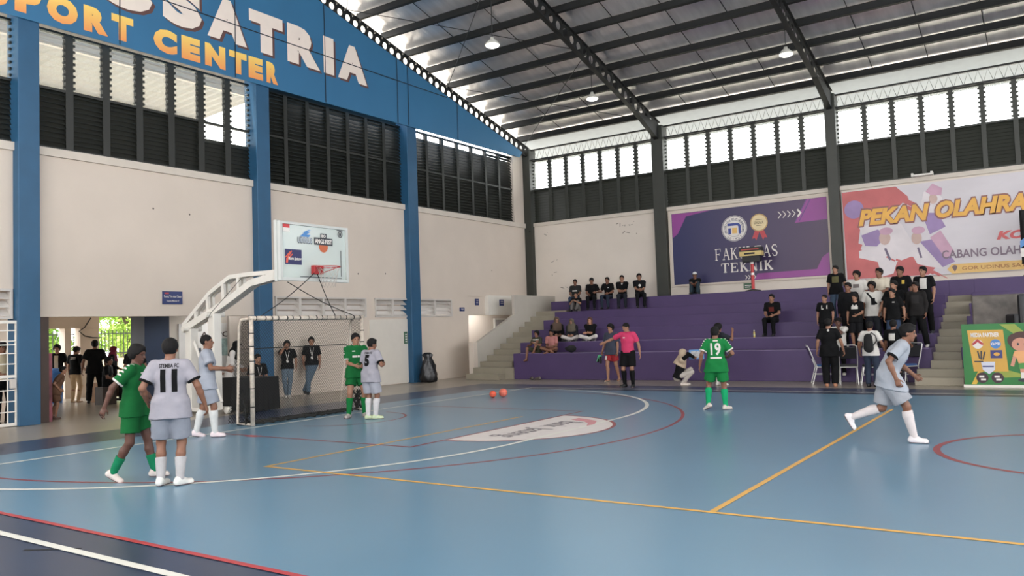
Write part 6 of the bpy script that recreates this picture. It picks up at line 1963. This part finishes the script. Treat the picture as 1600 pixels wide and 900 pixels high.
person('dark haired person in black seated behind the left post of the hoop stand', (-4.3, 1.0, 0.42), 330, 1.6, BROWN, 'short', dict(c=BLK, hem=-0.1), dict(c=BLK2), None, BLK2, SIT, 0.0115)
for x, y, lab in [(-2.62, 1.2, 'dark stool under the man with white lanyard'), (-4.3, 0.95, 'dark stool behind the left post of the hoop stand')]:
    z = 0.46 if x > -3 else 0.42
    t = empty('stool', (x, y + 0.12, 0), 0, lab, 'stool', 'stools near the black table')
    MB().box((-0.16, -0.16, z - 0.04), (0.16, 0.16, z)).build('seat', M_STEEL, t, bevel=0.01)
    for a_ in (-0.13, 0.13):
        for b_ in (-0.13, 0.13):
            MB().tube([(a_, b_, z - 0.04), (a_ * 1.1, b_ * 1.1, 0)], 0.014, 6).build('leg', M_STEEL, t)
# in and beyond the doorway
person('boy in open black vest over cream shirt facing in from the street', (-11.0, 0.78, 0.0), 320, 1.66, TAN, 'curly', dict(c=BLK, hem=-0.04), dict(c=(196, 178, 150)), None, (150, 120, 100), dict(hl=(0.06, 0.05, -0.52)), 0.0115, 'people in the doorway', prints=[dict(shape=rect2d(-0.055, -0.26, 0.055, 0.14), v=0.0, side='front', c=(206, 190, 166), name='shirt_front')])
person('boy in black shirt with white back stripe and khaki trousers in the doorway', (-10.05, 0.82, 0.0), 115, 1.6, TAN, 'short', dict(c=BLK, hem=-0.08), dict(c=(188, 164, 132)), None, (176, 150, 120), dict(head=(-30, -20), hr=(0.0, 0.2, -0.38)), 0.0115, 'people in the doorway', prints=[dict(shape=merge2d(rect2d(-0.09, 0.01, 0.09, 0.03), rect2d(-0.09, -0.03, 0.09, -0.01)), v=0.1, c=WHT)])
person('tall man all in black seen from behind in the doorway', (-9.1, 0.88, 0.0), 148, 1.76, BROWN, 'short', dict(c=BLK, hem=-0.12, loose=0.02), dict(c=BLK, loose=0.015), None, BLK, dict(fl=(-0.16, 0, 0.085), fr=(0.16, 0, 0.085), hl=(0.14, 0.02, -0.5), hr=(0.1, 0.06, -0.5)), 0.0115, 'people in the doorway')
person('woman in maroon headscarf and black dress beside the tall man in the doorway', (-9.5, 1.62, 0.0), 60, 1.56, TAN, None, dict(c=BLK, sleeve='long', hem=-0.4, loose=0.03), dict(c=BLK), None, BLK, dict(head=(0, -12), hr=(0.0, 0.2, -0.4)), 0.0115, 'people in the doorway', hijab=(110, 38, 60))
person('seated person in black by the loaded lobby table, left of the navy column', (-8.2, 0.72, 0.48), 45, 1.6, BROWN, 'short', dict(c=BLK, hem=-0.1), dict(c=BLK), None, BLK, SIT, 0.0125, 'people in the doorway')
t = MB().box((-8.4, 0.5, 0.0), (-8.0, 0.88, 0.48)).build('box_seat', mat('crate_dark', (60, 48, 40), 0.7, 0.2, 4))
tag(t, 'dark box used as a seat before the loaded lobby table', 'box')
person('man in black standing before the navy column, half hidden by the green footballer', (-6.0, 0.22, 0.0), 320, 1.62, BROWN, 'short', dict(c=BLK, hem=-0.1), dict(c=BLK), None, BLK, dict(hl=(0.1, 0.05, -0.5)), 0.0115, 'people in the doorway')
person('child in brown clothes bending forward at the brown door edge', (-5.35, -2.05, 0.0), 55, 1.2, (150, 108, 84), 'short', dict(c=(98, 72, 56), hem=-0.14, loose=0.03), dict(c=(98, 72, 56), kind='shorts', cut=0.85, loose=0.03), None, (90, 70, 60), dict(lean=24, head=(0, 0), hl=(0.0, 0.15, -0.4), hr=(0.0, 0.15, -0.4), fl=(-0.08, -0.12, 0.085)), 0.0115, 'people in the doorway')
r_g, J_g, s_g = person('guard in cream uniform shirt and black cap behind the white grid gate', (-5.42, -3.14, 0.0), 0, 1.76, BROWN, 'cap', dict(c=(196, 182, 154), hem=-0.03), dict(c=BLK), None, BLK, dict(hl=(0.0, 0.25, -0.32), hr=(0.0, 0.25, -0.34)), 0.0115, capc=(24, 24, 28))


# things held or left lying: boots, leaflet, bag
def boot(pos, rot, c, label, group=None, L=0.27):
    P, Q = field([(ecap(A3(0, -0.09, 0.045), A3(0, 0.085, 0.036), 0.042, 0.036, np.eye(3), 1.0), 0), (cap((0, -0.075, 0.075), (0, -0.01, 0.06), 0.038, 0.038), 0.02)], 0.0085, subs=[cap((0, -0.075, 0.13), (0, -0.02, 0.1), 0.03, 0.03)], cuts=[(A3(0, 0, 0.008), A3(0, 0, -1))])
    o = np_mesh('football_boot' if group != 'shoes on the floor' else 'shoe', P, Q, mat('boot_%d_%d_%d' % c, c, 0.45, 0.1, 10), None)
    o.location, o.rotation_euler = pos, rot
    tag(o, label, 'shoe', group)
    MB().box((-0.034, -0.12, 0.002), (0.034, 0.11, 0.012)).build('sole', M_TAPE, o)
    return o


hw = world_pt(r_c, J_c['r']['wr'] + J_c['r']['dh'] * 0.1, s_c)
boot((hw.x - 0.02, hw.y - 0.03, hw.z - 0.17), (math.radians(-70), 0, 0.6), (92, 196, 140), 'green boot hanging from the slate shirted man, nearer one', 'carried green boots')
boot((hw.x - 0.09, hw.y - 0.0, hw.z - 0.15), (math.radians(-60), 0.2, 1.0), (92, 196, 140), 'green boot hanging from the slate shirted man, outer one', 'carried green boots')
boot((-0.98, 11.02, 0.0), (0, 0, 0.9), (88, 80, 72), 'brown shoe left on the floor under the bleachers, left one of the pair', 'shoes on the floor')
boot((-0.74, 11.03, 0.0), (0, 0, 1.5), (88, 80, 72), 'brown shoe left on the floor under the bleachers, right one of the pair', 'shoes on the floor')
m1 = world_pt(r_w, A3(0, 0.44, 0.9), s_w)
lf = MB().box((-0.2, -0.006, -0.13), (0.2, 0.006, 0.13)).build('leaflet', mat('leaflet_blue', (96, 146, 200), 0.5, 0.05))
lf.location = m1
lf.rotation_euler = (0, 0, math.radians(18))
tag(lf, 'light blue leaflet held up by the crouching woman', 'leaflet')
for sgn in (1, -1):
    Frame((0, 0.0075 * sgn, 0), (-sgn, 0, 0), (0, 0, 1)).put('picture', merge2d(rect2d(-0.15, -0.09, 0.15, 0.09), disc2d(0, 0, 0.06, 14)), mat('leaflet_print', (176, 176, 178), 0.5, 0.4, 18), lf, 0.001)
m2 = world_pt(r_b, A3(0.02, -0.2, 1.2), s_b)
P, Q = field([(ecap(A3(0, 0, -0.14), A3(0, 0, 0.1), 0.12, 0.1, np.eye(3), 0.42), 0)], 0.012)
sb = np_mesh('sling_bag', P, Q, M_BLACK, None)
sb.location, sb.rotation_euler = m2, (0, 0, math.radians(82 - 90))
tag(sb, 'black sling bag worn on the back of the man in white and jeans', 'bag')
MB().tube([(0.1, 0.0, -0.1), (0.16, 0.1, 0.02), (0.14, 0.12, 0.14), (0.06, 0.06, 0.22), (0.0, 0, 0.12)], 0.014, 6).build('strap', M_BLACK, sb)
